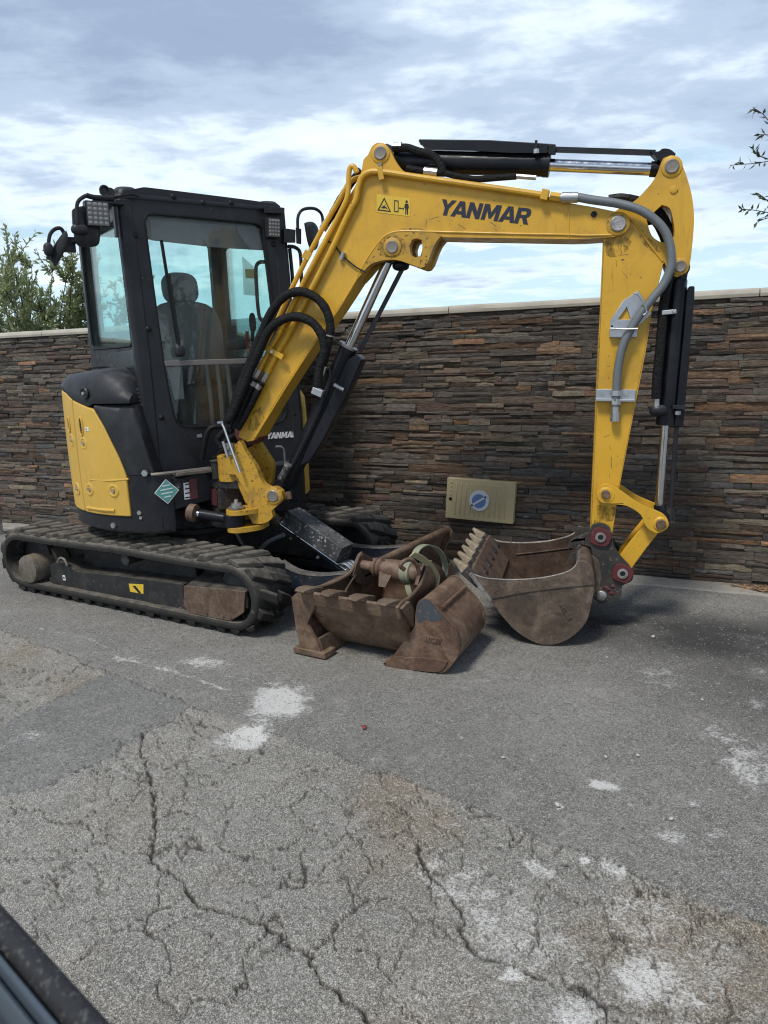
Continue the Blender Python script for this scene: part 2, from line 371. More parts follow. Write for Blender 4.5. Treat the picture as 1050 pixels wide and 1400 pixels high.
plain('interior', (0.035, 0.036, 0.038), 0.7)
plain('interior_grey', (0.15, 0.155, 0.155), 0.7)
plain('bar_grey', (0.17, 0.16, 0.155), 0.5)
plain('ink_navy', (0.012, 0.016, 0.032), 0.4, vary=0.1)
plain('ink_black', (0.010, 0.010, 0.010), 0.5)
plain('white_print', (0.70, 0.70, 0.69), 0.5, vary=0.06)
plain('decal_yellow', (0.66, 0.44, 0.04), 0.45, vary=0.08)
plain('decal_teal', (0.10, 0.36, 0.31), 0.4, vary=0.15)
plain('red_plastic', (0.30, 0.02, 0.02), 0.4)
plain('coping', (0.40, 0.37, 0.31), 0.8, 0, 6, 0.38, 0.5)
plain('mortar', (0.030, 0.026, 0.023), 0.95)
plain('panel_beige', (0.46, 0.375, 0.215), 0.42, 0, 14, 0.10)
plain('panel_white', (0.62, 0.64, 0.68), 0.35, vary=0.08)
plain('panel_blue', (0.13, 0.21, 0.42), 0.3, 0, 60, 0.35)
plain('led_lens', (0.27, 0.26, 0.255), 0.15, 0.2, 200, 0.4)
plain('led_face', (0.16, 0.16, 0.155), 0.3)
plain('mirror_face', (0.75, 0.77, 0.78), 0.03, 1.0, bump=0.0)
plain('strap_green', (0.24, 0.245, 0.165), 0.75, 0, 40, 0.2, 0.2)
plain('strap_yellow', (0.36, 0.335, 0.20), 0.75, 0, 40, 0.2, 0.2)
m = NT('film'); tr = m.n('ShaderNodeBsdfTransparent'); tr.inputs[0].default_value = (0.93, 0.95, 0.94, 1); df = m.n('ShaderNodeBsdfTranslucent'); df.inputs[0].default_value = (0.6, 0.62, 0.6, 1); mx = m.n('ShaderNodeMixShader'); mx.inputs[0].default_value = 0.28; m.l(tr.outputs[0], mx.inputs[1]); m.l(df.outputs[0], mx.inputs[2]); m.l(mx.outputs[0], m.out.inputs[0])
plain('twig', (0.085, 0.065, 0.05), 0.9, bump=0.3)
plain('twig_dark', (0.075, 0.062, 0.052), 0.9, bump=0.3)
plain('car_grey', (0.075, 0.095, 0.115), 0.30, 0.3, vary=0.1)
plain('car_dark', (0.012, 0.014, 0.018), 0.5)
plain('stone_red', (0.22, 0.035, 0.04), 0.6)
plain('stone_pale', (0.46, 0.44, 0.40), 0.8)
# speckled door seal
m = NT('car_seal'); c = m.mix(m.ramp(m.noise(260, 2, 0.5), [(0.55, 0.0), (0.68, 1.0)]), (0.014, 0.015, 0.017), (0.075, 0.075, 0.07)); m.bsdf(c, 0.7, 0, m.bump(m.noise(240, 3), 0.4, 0.003))
# cloth-sleeved hydraulic hose
m = NT('hose_sleeve'); m.bsdf(m.mix(m.noise(60, 5, 0.65), (0.003, 0.003, 0.0035), (0.013, 0.013, 0.0135)), 0.62, 0, m.bump(m.noise(70, 5, 0.6), 1.0, 0.010), Specular_IOR_Level=0.22)
# rubber track, dust caked on it
m = NT('track_rubber')
c = m.mix(m.noise(8, 8, 0.65), (0.010, 0.010, 0.0105), (0.030, 0.029, 0.027))
um = m.math('MULTIPLY', m.ramp(m.up(), [(-0.3, 0.05), (0.15, 0.22), (0.85, 1.0)]), m.ramp(m.noise(13, 9, 0.7), [(0.32, 0.10), (0.66, 1.0)]))
c = m.mix(um, c, (0.185, 0.165, 0.135))
c = m.mix(m.ramp(m.noise(22, 5, 0.6), [(0.66, 0.0), (0.74, 0.5)]), c, (0.22, 0.195, 0.16))
m.bsdf(c, 0.85, 0, m.bump(m.noise(45, 8, 0.7), 0.6, 0.006), Specular_IOR_Level=0.3)
# window glass
def glass(name, tint, refl=1.0):
    m = NT(name); tr = m.n('ShaderNodeBsdfTransparent'); tr.inputs[0].default_value = (*tint, 1)
    gl = m.n('ShaderNodeBsdfGlossy'); gl.inputs['Roughness'].default_value = 0.02; gl.inputs[0].default_value = (1, 1, 1, 1)
    fr = m.n('ShaderNodeFresnel'); fr.inputs[0].default_value = 1.5
    df = m.n('ShaderNodeBsdfDiffuse'); df.inputs[0].default_value = (0.30, 0.31, 0.29, 1)
    mx = m.n('ShaderNodeMixShader'); m.l(m.math('MULTIPLY', fr.outputs[0], refl), mx.inputs[0]); m.l(tr.outputs[0], mx.inputs[1]); m.l(gl.outputs[0], mx.inputs[2])
    m2 = m.n('ShaderNodeMixShader'); m.l(m.ramp(m.noise(6, 7, 0.65, sc=(1, 1, 0.6)), [(0.40, 0.02), (0.75, 0.085)]), m2.inputs[0]); m.l(mx.outputs[0], m2.inputs[1]); m.l(df.outputs[0], m2.inputs[2])
    m.l(m2.outputs[0], m.out.inputs[0])
glass('glass_front', (0.955, 0.985, 0.98), 0.48)
glass('glass_green', (0.80, 0.95, 0.92), 0.55)
glass('glass_rear', (0.80, 0.96, 0.945), 0.55)
# split-face ledge stone: one tone per stone, streaked along its bed
m = NT('ledge_stone')
tone = m.attr('tone')
st = m.noise(26, 8, 0.65, sc=(1, 1, 3.2), dist=0.5)
c = m.mix(m.ramp(st, [(0.28, 0.0), (0.75, 1.0)]), m.mix(1.0, tone, (0.42, 0.42, 0.43), 'MULTIPLY'), m.mix(1.0, tone, (2.0, 1.9, 1.75), 'MULTIPLY'))
c = m.mix(m.ramp(m.noise(9, 5, 0.6), [(0.56, 0.0), (0.72, 0.4)]), c, (0.115, 0.064, 0.038))
c = m.mix(m.ramp(m.noise(12, 7, 0.65, sc=(1, 1, 2.0)), [(0.58, 0.0), (0.72, 0.65)]), c, (0.175, 0.172, 0.17))
c = m.mix(m.ramp(m.noise(7, 10, 0.75, sc=(1, 1, 4.5)), [(0.64, 0.0), (0.69, 0.8)]), c, (0.44, 0.43, 0.41))
h = m.math('ADD', m.noise(17, 10, 0.68, sc=(1, 1, 3.5), dist=0.4), m.math('MULTIPLY', m.noise(80, 6, 0.65, sc=(1, 1, 2)), 0.4))
m.bsdf(c, 0.62, 0, m.bump(h, 0.95, 0.016), Specular_IOR_Level=0.4)
# leaves
def leaf(name, a, b):
    m = NT(name); r = m.n('ShaderNodeObjectInfo'); c = m.mix(m.noise(5, 3), a, b)
    b_ = m.n('ShaderNodeBsdfPrincipled'); m.l(c, b_.inputs['Base Color']); b_.inputs['Roughness'].default_value = 0.55
    t = m.n('ShaderNodeBsdfTranslucent'); m.l(c, t.inputs[0]); mx = m.n('ShaderNodeMixShader'); mx.inputs[0].default_value = 0.45
    m.l(b_.outputs[0], mx.inputs[1]); m.l(t.outputs[0], mx.inputs[2]); m.l(mx.outputs[0], m.out.inputs[0])
leaf('leaf_pale', (0.18, 0.235, 0.09), (0.40, 0.44, 0.23))
leaf('leaf_dark', (0.050, 0.066, 0.034), (0.10, 0.125, 0.065))
m = NT('leaf_litter'); m.bsdf(m.mix(m.noise(60, 3), (0.10, 0.045, 0.022), (0.34, 0.23, 0.135)), 0.85)
plain('soil', (0.075, 0.045, 0.030), 0.95, 0, 40, 0.4, 0.4)
# asphalt: masks come from the mesh (r lime/paint, g crack, b old coarse surfacing, a wet ground with painted-in shade), grain from noise
m = NT('asphalt')
at = m.n('ShaderNodeAttribute', attribute_name='wear'); sp = m.n('ShaderNodeSeparateColor'); m.l(at.outputs['Color'], sp.inputs[0])
white, crack, old = sp.outputs[0], sp.outputs[1], sp.outputs[2]; wet_shade = at.outputs['Alpha']
zone = m.attr('zone')
grain = m.vor(330, 'F1', 'Distance'); gcol = m.vor(330, 'F1', 'Color')
gs = m.n('ShaderNodeSeparateColor'); m.l(gcol, gs.inputs[0])
chip = m.ramp(gs.outputs[0], [(0.0, (0.055, 0.053, 0.05)), (0.4, (0.16, 0.154, 0.145)), (0.75, (0.30, 0.29, 0.275)), (1.0, (0.60, 0.58, 0.55))])
grain2 = m.vor(260, 'F1', 'Distance'); g2c = m.n('ShaderNodeSeparateColor'); m.l(m.vor(260, 'F1', 'Color'), g2c.inputs[0])
chip2 = m.ramp(g2c.outputs[1], [(0.0, (0.045, 0.043, 0.04)), (0.45, (0.17, 0.163, 0.152)), (0.8, (0.34, 0.327, 0.305)), (1.0, (0.68, 0.66, 0.62))])
chips = m.mix(old, chip, chip2)
base = m.mix(0.46, chips, m.mix(m.ramp(m.noise(3.2, 10, 0.70), [(0.3, 0.0), (0.7, 1.0)]), (0.20, 0.19, 0.172), (0.36, 0.342, 0.312)))
base = m.mix(1.0, base, zone, 'MULTIPLY')
base = m.mix(m.ramp(m.noise(38, 6, 0.7), [(0.52, 0.0), (0.68, 0.38)]), base, (0.060, 0.056, 0.050))
base = m.mix(m.ramp(m.noise(210, 3, 0.6), [(0.54, 0.0), (0.64, 0.7)]), base, (0.045, 0.042, 0.038))
base = m.mix(m.ramp(m.noise(11, 9, 0.72), [(0.54, 0.0), (0.76, 0.28)]), base, (0.10, 0.094, 0.085))
base = m.mix(m.ramp(m.noise(6, 10, 0.76), [(0.53, 0.0), (0.70, 0.5)]), base, (0.43, 0.41, 0.375))
base = m.mix(m.ramp(m.noise(190, 4, 0.65), [(0.54, 0.0), (0.63, 0.85)]), base, (0.56, 0.54, 0.50))
wn_ = m.math('ADD', m.math('MULTIPLY', m.noise(14, 9, 0.75, dist=0.6), 0.55), m.math('MULTIPLY', m.noise(110, 4, 0.65), 0.45))
wm = m.ramp(m.math('ADD', white, m.math('MULTIPLY', m.math('SUBTRACT', wn_, 0.5), 3.0)), [(0.42, 0.0), (0.80, 1.0)])
wm = m.math('MULTIPLY', wm, m.ramp(white, [(0.02, 0.0), (0.18, 1.0)]))
base = m.mix(m.math('MULTIPLY', wm, 0.82), base, (0.74, 0.725, 0.69))
base = m.mix(m.math('MULTIPLY', wet_shade, 0.86), base, (0.022, 0.023, 0.024))
base = m.mix(m.ramp(m.noise(95, 3, 0.55), [(0.60, 0.0), (0.66, 0.65)]), base, (0.050, 0.047, 0.043))
base = m.mix(m.ramp(m.noise(75, 3, 0.55), [(0.63, 0.0), (0.69, 0.7)]), base, (0.52, 0.505, 0.475))
base = m.mix(m.math('MULTIPLY', crack, 0.92), base, (0.020, 0.017, 0.014))
hh = m.math('ADD', m.math('MULTIPLY', m.mix(old, grain, grain2), 0.8), m.math('MULTIPLY', m.noise(60, 6, 0.65), 0.35))
m.bsdf(base, 0.88, 0, m.bump(hh, 0.85, 0.006), Specular_IOR_Level=0.3)
plain('asphalt_far', (0.22, 0.21, 0.20), 0.9, 0, 3, 0.2)
m = NT('concrete'); c = m.mix(m.noise(5, 9, 0.7), (0.17, 0.157, 0.137), (0.40, 0.375, 0.33)); c = m.mix(m.ramp(m.noise(35, 5), [(0.55, 0), (0.75, 0.6)]), c, (0.14, 0.13, 0.115)); m.bsdf(c, 0.9, 0, m.bump(m.noise(40, 8, 0.7), 0.6, 0.01))

# ------------------------------------------------------------------ ground
me = bpy.data.meshes.new('ground'); s_ = 600
me.from_pydata([(-s_, -s_, -0.03), (s_, -s_, -0.03), (s_, s_, -0.03), (-s_, s_, -0.03)], [], [(0, 1, 2, 3)]); me.materials.append(MT['asphalt_far'])
setmeta(link('ground', me, (0, 0, 0)), kind='structure')

rng = np.random.default_rng(11)
_lat = rng.random((64, 64))
def vnoise(x, y):
    xi = np.floor(x).astype(int); yi = np.floor(y).astype(int); fx = x - xi; fy = y - yi
    fx = fx * fx * (3 - 2 * fx); fy = fy * fy * (3 - 2 * fy)
    a = _lat[xi % 64, yi % 64]; b = _lat[(xi + 1) % 64, yi % 64]; c = _lat[xi % 64, (yi + 1) % 64]; d = _lat[(xi + 1) % 64, (yi + 1) % 64]
    return (a * (1 - fx) + b * fx) * (1 - fy) + (c * (1 - fx) + d * fx) * fy
def fbm(x, y, o=4):
    s, a, t = 0, 0.5, 0
    for k in range(o): s = s + a * vnoise(x * 2 ** k + 17 * k, y * 2 ** k + 5 * k); t += a; a *= 0.55
    return s / t
def g2(pts): return np.array([gnd(a, b)[:2] for a, b in pts])
def dist_poly(X, Y, P):
    best = np.full(X.shape, 1e9); tt = np.zeros(X.shape)
    for i in range(len(P) - 1):
        a, b = P[i], P[i + 1]; d = b - a; L2 = d @ d + 1e-12
        t = np.clip(((X - a[0]) * d[0] + (Y - a[1]) * d[1]) / L2, 0, 1)
        q = (X - a[0] - t * d[0]) ** 2 + (Y - a[1] - t * d[1]) ** 2
        m_ = q < best; best = np.where(m_, q, best); tt = np.where(m_, (i + t) / (len(P) - 1), tt)
    return np.sqrt(best), tt
def inside(X, Y, P):
    r = np.zeros(X.shape, bool); n = len(P)
    for i in range(n):
        (x0, y0), (x1, y1) = P[i], P[(i + 1) % n]
        c = ((y0 > Y) != (y1 > Y)) & (X < (x1 - x0) * (Y - y0) / (y1 - y0 + 1e-12) + x0); r ^= c
    return r
ang = np.radians(np.concatenate([np.linspace(-88, -34.5, 50), np.linspace(-34, 34, 600), np.linspace(34.5, 88, 50)])); NA, NR = len(ang), 580
rad = np.exp(np.linspace(math.log(0.6), math.log(12.0), NR))
A_, R_ = np.meshgrid(ang, rad); GX = (np.sin(A_) * R_).ravel(); GY = (np.cos(A_) * R_).ravel()
jx = (fbm(GX * 9, GY * 9, 3) - 0.5) * 0.05 + (fbm(GX * 45 + 3, GY * 45, 2) - 0.5) * 0.016
jy = (fbm(GX * 9 + 40, GY * 9 + 7, 3) - 0.5) * 0.05 + (fbm(GX * 45 + 9, GY * 45 + 3, 2) - 0.5) * 0.016
jx += (fbm(GX * 20 + 11, GY * 20, 2) - 0.5) * 0.034; jy += (fbm(GX * 20 + 90, GY * 20 + 31, 2) - 0.5) * 0.034
QX, QY = GX + jx, GY + jy
SEAM = [(-60, 836), (0, 858), (70, 886), (145, 917), (215, 944), (285, 972), (370, 1000), (450, 1026), (525, 1055), (600, 1082), (680, 1114), (760, 1150), (820, 1172), (880, 1200), (960, 1230), (1050, 1262), (1180, 1310)]
cracks = [  # (points, half width m, strength)
    ([(195, 1000), (192, 1030), (205, 1075), (212, 1105), (213, 1130), (208, 1150), (215, 1175), (245, 1195), (265, 1215), (300, 1240), (325, 1255), (345, 1252), (370, 1262), (385, 1278), (420, 1293), (432, 1310), (438, 1335), (465, 1360), (490, 1380), (520, 1420)], 0.0085, 1.0),
    (SEAM[:6], 0.006, 0.75), (SEAM[6:], 0.006, 0.6),
    ([(525, 1225), (480, 1240), (455, 1250), (440, 1290), (425, 1296)], 0.005, 0.8),
    ([(345, 1147), (390, 1153), (430, 1125), (470, 1128), (500, 1146), (506, 1180), (480, 1235)], 0.004, 0.75),
    ([(410, 1195), (470, 1200), (500, 1228), (540, 1226), (575, 1250), (605, 1265), (635, 1290)], 0.0045, 0.75),
    ([(570, 1155), (590, 1183), (612, 1215), (632, 1245), (635, 1285), (690, 1315), (725, 1325), (790, 1342), (825, 1372), (835, 1420)], 0.0085, 0.95),
    ([(575, 1255), (550, 1290), (525, 1325)], 0.0035, 0.6),
    ([(-20, 1222), (50, 1197), (80, 1190)], 0.0055, 0.8), ([(60, 1250), (110, 1207), (160, 1172), (208, 1148)], 0.0035, 0.55),
    ([(95, 1318), (140, 1282), (162, 1268), (205, 1245), (250, 1220), (262, 1212)], 0.0045, 0.8), ([(162, 1268), (156, 1250), (112, 1250)], 0.004, 0.65),
    ([(345, 1254), (310, 1280), (285, 1290)], 0.003, 0.5), ([(385, 1280), (350, 1312), (345, 1325)], 0.003, 0.55),
    ([(-20, 1000), (50, 966), (100, 940), (145, 917)], 0.006, 0.8), ([(90, 938), (84, 925), (112, 903), (140, 899)], 0.0045, 0.7), ([(-20, 985), (10, 978), (40, 955), (95, 928), (120, 910)], 0.004, 0.6),
    ([(145, 1020), (160, 1008), (178, 1022), (196, 1033)], 0.004, 0.6), ([(110, 1043), (135, 1068), (133, 1085)], 0.0035, 0.5),
    ([(215, 1130), (250, 1125), (275, 1135), (265, 1165), (250, 1190)], 0.0028, 0.5), ([(265, 1215), (320, 1180), (350, 1150)], 0.0025, 0.45),
    ([(500, 1145), (540, 1120), (560, 1090)], 0.003, 0.4), ([(425, 1296), (400, 1330), (330, 1400)], 0.003, 0.35),
    ([(825, 1372), (880, 1385), (950, 1388), (1060, 1400)], 0.005, 0.6), ([(805, 1300), (800, 1330), (815, 1365)], 0.004, 0.5),
    ([(0, 1088), (60, 1073), (110, 1052), (150, 1030), (195, 1003), (255, 968)], 0.005, 0.6), ([(200, 1100), (140, 1120), (90, 1150), (30, 1160)], 0.003, 0.4),
    ([(505, 1400), (530, 1340), (560, 1300)], 0.003, 0.4), ([(905, 1003), (960, 1015), (1010, 1035)], 0.003, 0.35)]
crack = np.zeros(GX.shape)
wj = 0.1 + 1.8 * fbm(GX * 34, GY * 34, 3)
for pts, hw, st in cracks:
    d, t = dist_poly(QX, QY, g2(pts)); pres = np.clip((fbm(GX * 12 + 8, GY * 12, 2) - 0.15) * 7, 0, 1) if st < 0.9 else 1.0
    crack = np.maximum(crack, st * pres * np.clip(1.5 - d / (hw * .47 * wj), 0, 1))
seamP = g2(SEAM)
# web of fine cracks in the old surfacing: borders between random plates
def web(cell, seed, hw):
    r2 = np.random.default_rng(seed); T_ = r2.random((128, 128, 2)); sx = QX / cell + (fbm(GX * 6, GY * 6 + 50, 3) - .5) * .9; sy = QY / cell + (fbm(GX * 6 + 70, GY * 6, 3) - .5) * .9
    ix, iy = np.floor(sx).astype(int), np.floor(sy).astype(int); f1 = np.full(sx.shape, 9.); f2 = np.full(sx.shape, 9.)
    for dx in (-1, 0, 1):
        for dy in (-1, 0, 1):
            c = T_[(ix + dx) % 128, (iy + dy) % 128]; d = np.hypot(ix + dx + c[:, 0] - sx, iy + dy + c[:, 1] - sy); f2 = np.where(d < f1, f1, np.minimum(f2, d)); f1 = np.minimum(f1, d)
    return np.clip(1.4 - (f2 - f1) * cell * .5 / hw, 0, 1)
old_poly = np.vstack([seamP, g2([(1400, 2200), (-600, 2200)])])
oldz = inside(QX, QY, old_poly).astype(float)
patch = inside(QX, QY, g2([(0, 990), (50, 965), (100, 940), (145, 917), (215, 944), (262, 963), (215, 988), (195, 1003), (150, 1032), (110, 1052), (60, 1075), (0, 1090), (-300, 1130), (-300, 1060)])).astype(float)
oldz = oldz * (1 - patch)
crack = np.maximum(crack, oldz * .85 * web(.34, 4, .0020) * np.clip((fbm(GX * 3.1, GY * 3.1 + 9, 2) - .27) * 8, 0, 1))
crack = np.maximum(crack, oldz * .7 * web(.15, 8, .0016) * np.clip((fbm(GX * 2.3 + 6, GY * 2.3 + 3, 2) - .46) * 8, 0, 1))
white = np.zeros(GX.shape)
def ell(cx, cy, rx, ry, st, slant=0.0):
    """a lime or paint splash round a surveyed spot: real size taken from the ground"""
    global white
    c = g2([(cx, cy)])[0]; u = g2([(cx + rx, cy + rx * slant)])[0] - c; v = g2([(cx, cy - ry)])[0] - c
    det = u[0] * v[1] - u[1] * v[0]; dx, dy = QX - c[0], QY - c[1]
    a = (dx * v[1] - dy * v[0]) / det; b = (-dx * u[1] + dy * u[0]) / det
    white = np.maximum(white, st * np.clip(1.5 - np.sqrt(a * a + b * b), 0, 1))
for e in [(385, 958, 42, 24, .95, -.05), (338, 1004, 38, 15, .95, -.1), (360, 985, 20, 10, .6, -.1), (820, 1070, 22, 8, .85, .25), (1032, 1048, 58, 34, .58, .3), (985, 1000, 42, 18, .46, .3), (905, 925, 48, 20, .45, .1), (915, 1140, 26, 9, .55, 0), (978, 1138, 18, 12, .5, 0),
          (735, 1183, 26, 16, .62, .3), (835, 1185, 24, 9, .7, .4), (798, 1175, 10, 7, .8, .2), (870, 1250, 66, 48, .50, 0), (890, 1335, 66, 40, .70, .1), (790, 1375, 44, 28, .68, .1), (700, 1260, 120, 60, .50, .3), (960, 1330, 70, 60, .44, 0), (620, 1200, 90, 45, .42, .3), (600, 1350, 80, 30, .36, .2), (695, 1328, 24, 10, .7, -.2), (665, 1225, 60, 28, .46, .3), (600, 1120, 60, 14, .3, .3),
          (762, 1101, 6, 5, .8, 0), (945, 1095, 14, 6, .6, 0), (735, 1033, 6, 5, .5, 0), (1035, 960, 12, 8, .6, 0), (1040, 915, 20, 6, .5, 0), (680, 1350, 90, 12, .34, .5), (560, 1340, 60, 14, .36, .4), (860, 1100, 14, 5, .4, 0), (280, 905, 40, 9, .6, .1), (450, 990, 36, 14, .34, -.5),
          (30, 1005, 40, 12, .45, -.3), (540, 900, 60, 9, .3, .05), (700, 925, 80, 10, .28, -.1), (1000, 1200, 30, 9, .35, .2), (905, 1395, 60, 16, .5, 0), (200, 905, 50, 6, .42, .3), (350, 1330, 10, 50, .25, 0), (1030, 870, 40, 7, .4, 0), (940, 880, 40, 6, .3, 0)]: ell(*e)
for pts, hw, st in [([(160, 898), (230, 916), (310, 942)], .012, .62), ([(300, 922), (370, 934), (425, 946)], .012, .5), ([(50, 858), (120, 872), (165, 890)], .012, .5), ([(345, 1262), (325, 1320), (300, 1390)], .008, .42), ([(560, 985), (640, 1010)], .008, .3), ([(610, 930), (560, 960)], .008, .3), ([(820, 905), (840, 880)], .006, .5), ([(250, 888), (430, 905)], .006, .34), ([(980, 990), (880, 1010), (800, 1000)], .005, .25)]:
    d, t = dist_poly(QX, QY, g2(pts)); white = np.maximum(white, st * np.clip(1.5 - d / hw, 0, 1))
# dark wet ground with painted-in shade, along the wall foot and under the machine
wet_shade = np.zeros(GX.shape)
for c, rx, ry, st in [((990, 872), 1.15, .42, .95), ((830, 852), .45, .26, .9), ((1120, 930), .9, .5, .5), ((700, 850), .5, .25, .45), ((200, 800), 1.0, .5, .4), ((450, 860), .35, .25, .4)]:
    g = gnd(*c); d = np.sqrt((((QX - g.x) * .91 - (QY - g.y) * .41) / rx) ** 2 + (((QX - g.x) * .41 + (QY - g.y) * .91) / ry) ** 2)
    wet_shade = np.maximum(wet_shade, st * np.clip(1.35 - d, 0, 1))
wet_shade *= np.clip(0.45 + 1.1 * fbm(GX * 5, GY * 5, 4), 0, 1)
GZ = -0.012 * np.clip(crack, 0, 1) + 0.010 * (fbm(GX * 2, GY * 2, 3) - 0.5) * (0.5 + oldz) + 0.005 * (fbm(GX * 60, GY * 60, 2) - 0.5) * oldz - 0.005 * oldz * np.clip(dist_poly(GX, GY, seamP)[0] * 20, 0, 1)
GZ -= GZ.max() - 0.0
idx = np.arange(NA * NR).reshape(NR, NA)
quads = np.stack([idx[:-1, :-1], idx[:-1, 1:], idx[1:, 1:], idx[1:, :-1]], -1).reshape(-1, 4)
me = bpy.data.meshes.new('asphalt_yard'); nv, nf = NA * NR, len(quads)
me.vertices.add(nv); me.vertices.foreach_set('co', np.stack([GX, GY, GZ], 1).astype(np.float32).ravel())
me.loops.add(nf * 4); me.loops.foreach_set('vertex_index', quads[:, ::-1].astype(np.int32).ravel())
me.polygons.add(nf); me.polygons.foreach_set('loop_start', np.arange(0, nf * 4, 4, dtype=np.int32)); me.update(calc_edges=True)
me.polygons.foreach_set('use_smooth', np.ones(nf, bool))
at = me.attributes.new('wear', 'FLOAT_COLOR', 'POINT'); at.data.foreach_set('color', np.stack([white, crack, oldz, wet_shade], 1).astype(np.float32).ravel())
tn = fbm(GX * 1.3, GY * 1.3, 4)[:, None]; tn2 = fbm(GX * 3 + 30, GY * 3, 4)[:, None]
zc_ = np.array([0.97, 0.97, 0.94]) * (0.74 + 0.46 * tn)
zo = np.array([1.075, 1.065, 1.01]) * (0.80 + 0.44 * tn)
brown = np.clip((tn2 - 0.44) * 4, 0, 1) * (0.35 + 0.65 * np.clip(1.1 - dist_poly(GX, GY, seamP)[0] / .45, 0, 1))[:, None]
zo = zo * (1 - brown) + np.array([0.98, 0.83, 0.64]) * brown
zp = np.array([0.88, 0.905, 0.905]) * (0.86 + 0.22 * tn)
zone = zc_ * (1 - oldz - patch)[:, None] + zo * oldz[:, None] + zp * patch[:, None]
at = me.attributes.new('zone', 'FLOAT_COLOR', 'POINT'); at.data.foreach_set('color', np.concatenate([zone, np.ones((nv, 1))], 1).astype(np.float32).ravel())
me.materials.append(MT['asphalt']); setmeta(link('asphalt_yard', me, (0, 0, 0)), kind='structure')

# pale concrete strip along the foot of the wall
sec = []
for i in range(61):
    x = -3.0 + 11.5 * i / 60; k = random.uniform(-.012, .012)
    sec.append(WA.W([(x, 0.05, -.02), (x, -0.17 + k, -.02), (x, -0.155 + k, .006), (x, 0.05, .022)]))
mk('concrete_strip', loft(sec), 'concrete', kind='structure')

# ------------------------------------------------------------------ stone wall
WH, X0, X1 = 1.757, -3.0, 8.5
wall = empty('stone_wall', WA.w(2.7, 0, 0), 'long garden wall clad in dark brown and grey ledge stone with a pale coping', 'wall')
mk('wall_core', box(WA, (X0, 0.012, -.02), (X1, 0.26, WH)), 'mortar', wall)
cop = []
prof = [(-.030, WH + .001), (-.034, WH + .022), (-.026, WH + .042), (-.006, WH + .052), (.14, WH + .056), (.28, WH + .050), (.30, WH + .022), (.29, WH + .001)]
xs = X0; ci = 0
while xs < X1:
    L = min(1.9, X1 - xs); ss = []
    for k in range(9):
        x = xs + .0015 + (L - .003) * k / 8; dz = random.uniform(-.002, .002); ss.append(WA.W([(x, a, b + (dz if b > WH + .01 else 0)) for a, b in prof]))
    mk('coping', loft(ss), 'coping', wall, bevel=.003, seg=1); xs += L; ci += 1
tones = [((.044, .038, .034), 20), ((.054, .045, .038), 22), ((.066, .049, .037), 18), ((.085, .054, .034), 8), ((.115, .068, .038), 3), ((.058, .053, .045), 14), ((.048, .048, .048), 8), ((.075, .062, .047), 10), ((.062, .041, .033), 12), ((.095, .080, .058), 3), ((.030, .027, .026), 8)]
tl = [t for t, k in tones for _ in range(k)]
stones = []
z = 0.0
def stone(xa, xb, za, zb):
    out = random.choice((.012, .015, .018, .021, .026)) + random.uniform(-.004, .004)
    nx = max(2, min(5, int((xb - xa) / .06))); tilt = random.uniform(-.006, .006); vs_, fs = [], []
    nz = 2; g = {}
    for j in range(nz + 1):
        for i in range(nx + 1):
            e = i in (0, nx) or j in (0, nz)
            x = xa + (xb - xa) * i / nx; zz = za + (zb - za) * j / nz
            if 0 < i < nx and not j in (0, nz): x += random.uniform(-.012, .012)
            if j in (0, nz): zz += random.uniform(-.0015, .0015)
            y = -(out + tilt * (2 * j / nz - 1) + random.uniform(-.004, .006) - (.005 if e else 0))
            g[i, j] = len(vs_); vs_.append((x, y, zz))
    for j in range(nz):
        for i in range(nx): fs.append((g[i, j], g[i + 1, j], g[i + 1, j + 1], g[i, j + 1]))
    ring = [(i, 0) for i in range(nx)] + [(nx, j) for j in range(nz)] + [(i, nz) for i in range(nx, 0, -1)] + [(0, j) for j in range(nz, 0, -1)]
    bk = {}
    for q in ring:
        x, y, zz = vs_[g[q]]; bk[q] = len(vs_); vs_.append((x, .014, zz))
    for a, b in zip(ring, ring[1:] + ring[:1]): fs.append((g[b], g[a], bk[a], bk[b]))
    c = random.choice(tl); k = random.uniform(.95, 1.95)
    return [WA.w(*v) for v in vs_], fs, tuple(min(.9, q * k) for q in c)
PANEL = [WA.loc(p) for p in WA.ty([(606, 650), (710, 650), (710, 720), (606, 720)], -.03)]
pxa, pxb, pza, pzb = min(p.x for p in PANEL), max(p.x for p in PANEL), min(p.z for p in PANEL), max(p.z for p in PANEL)
while z < WH - .012:
    h = random.choice((.022, .027, .032, .037, .042, .048, .055)); h = h if z + h < WH - .02 else WH - z
    x = X0 - random.random() * .2
    while x < X1:
        L = random.choice((.10, .14, .18, .22, .27, .33, .40)) * random.uniform(.85, 1.15)
        gp = random.uniform(.0012, .003)
        if h > .042 and random.random() < .22:
            k = random.uniform(.4, .6) * h; cand = [(x, x + L - gp, z, z + k - .0015), (x, x + L - gp, z + k, z + h - gp)]
        else: cand = [(x, x + L - gp, z, z + h - gp)]
        for a in cand:
            if not (a[1] < pxb - .06 and a[0] > pxa + .06 and a[2] > pza + .05 and a[3] < pzb - .05): stones.append((a, stone(*a)))
        x += L
    z += h
def seen_area(a):
    pa = [proj(WA.w(*q)) for q in ((a[0], -.02, a[2]), (a[1], -.02, a[2]), (a[1], -.02, a[3]), (a[0], -.02, a[3]))]
    cx = sum(p[0] for p in pa) / 4; cy = sum(p[1] for p in pa) / 4
    if not (8 < cx < 1042) or (105 < cx < 450) or (cx < 540 and cy < 640 and cx < 540 - (cy - 430) * .35) or (808 < cx < 945) or (cx > 400 and cx < 800 and cy > 735): return 0
    return abs(sum(pa[i][0] * pa[(i + 1) % 4][1] - pa[(i + 1) % 4][0] * pa[i][1] for i in range(4))) / 2
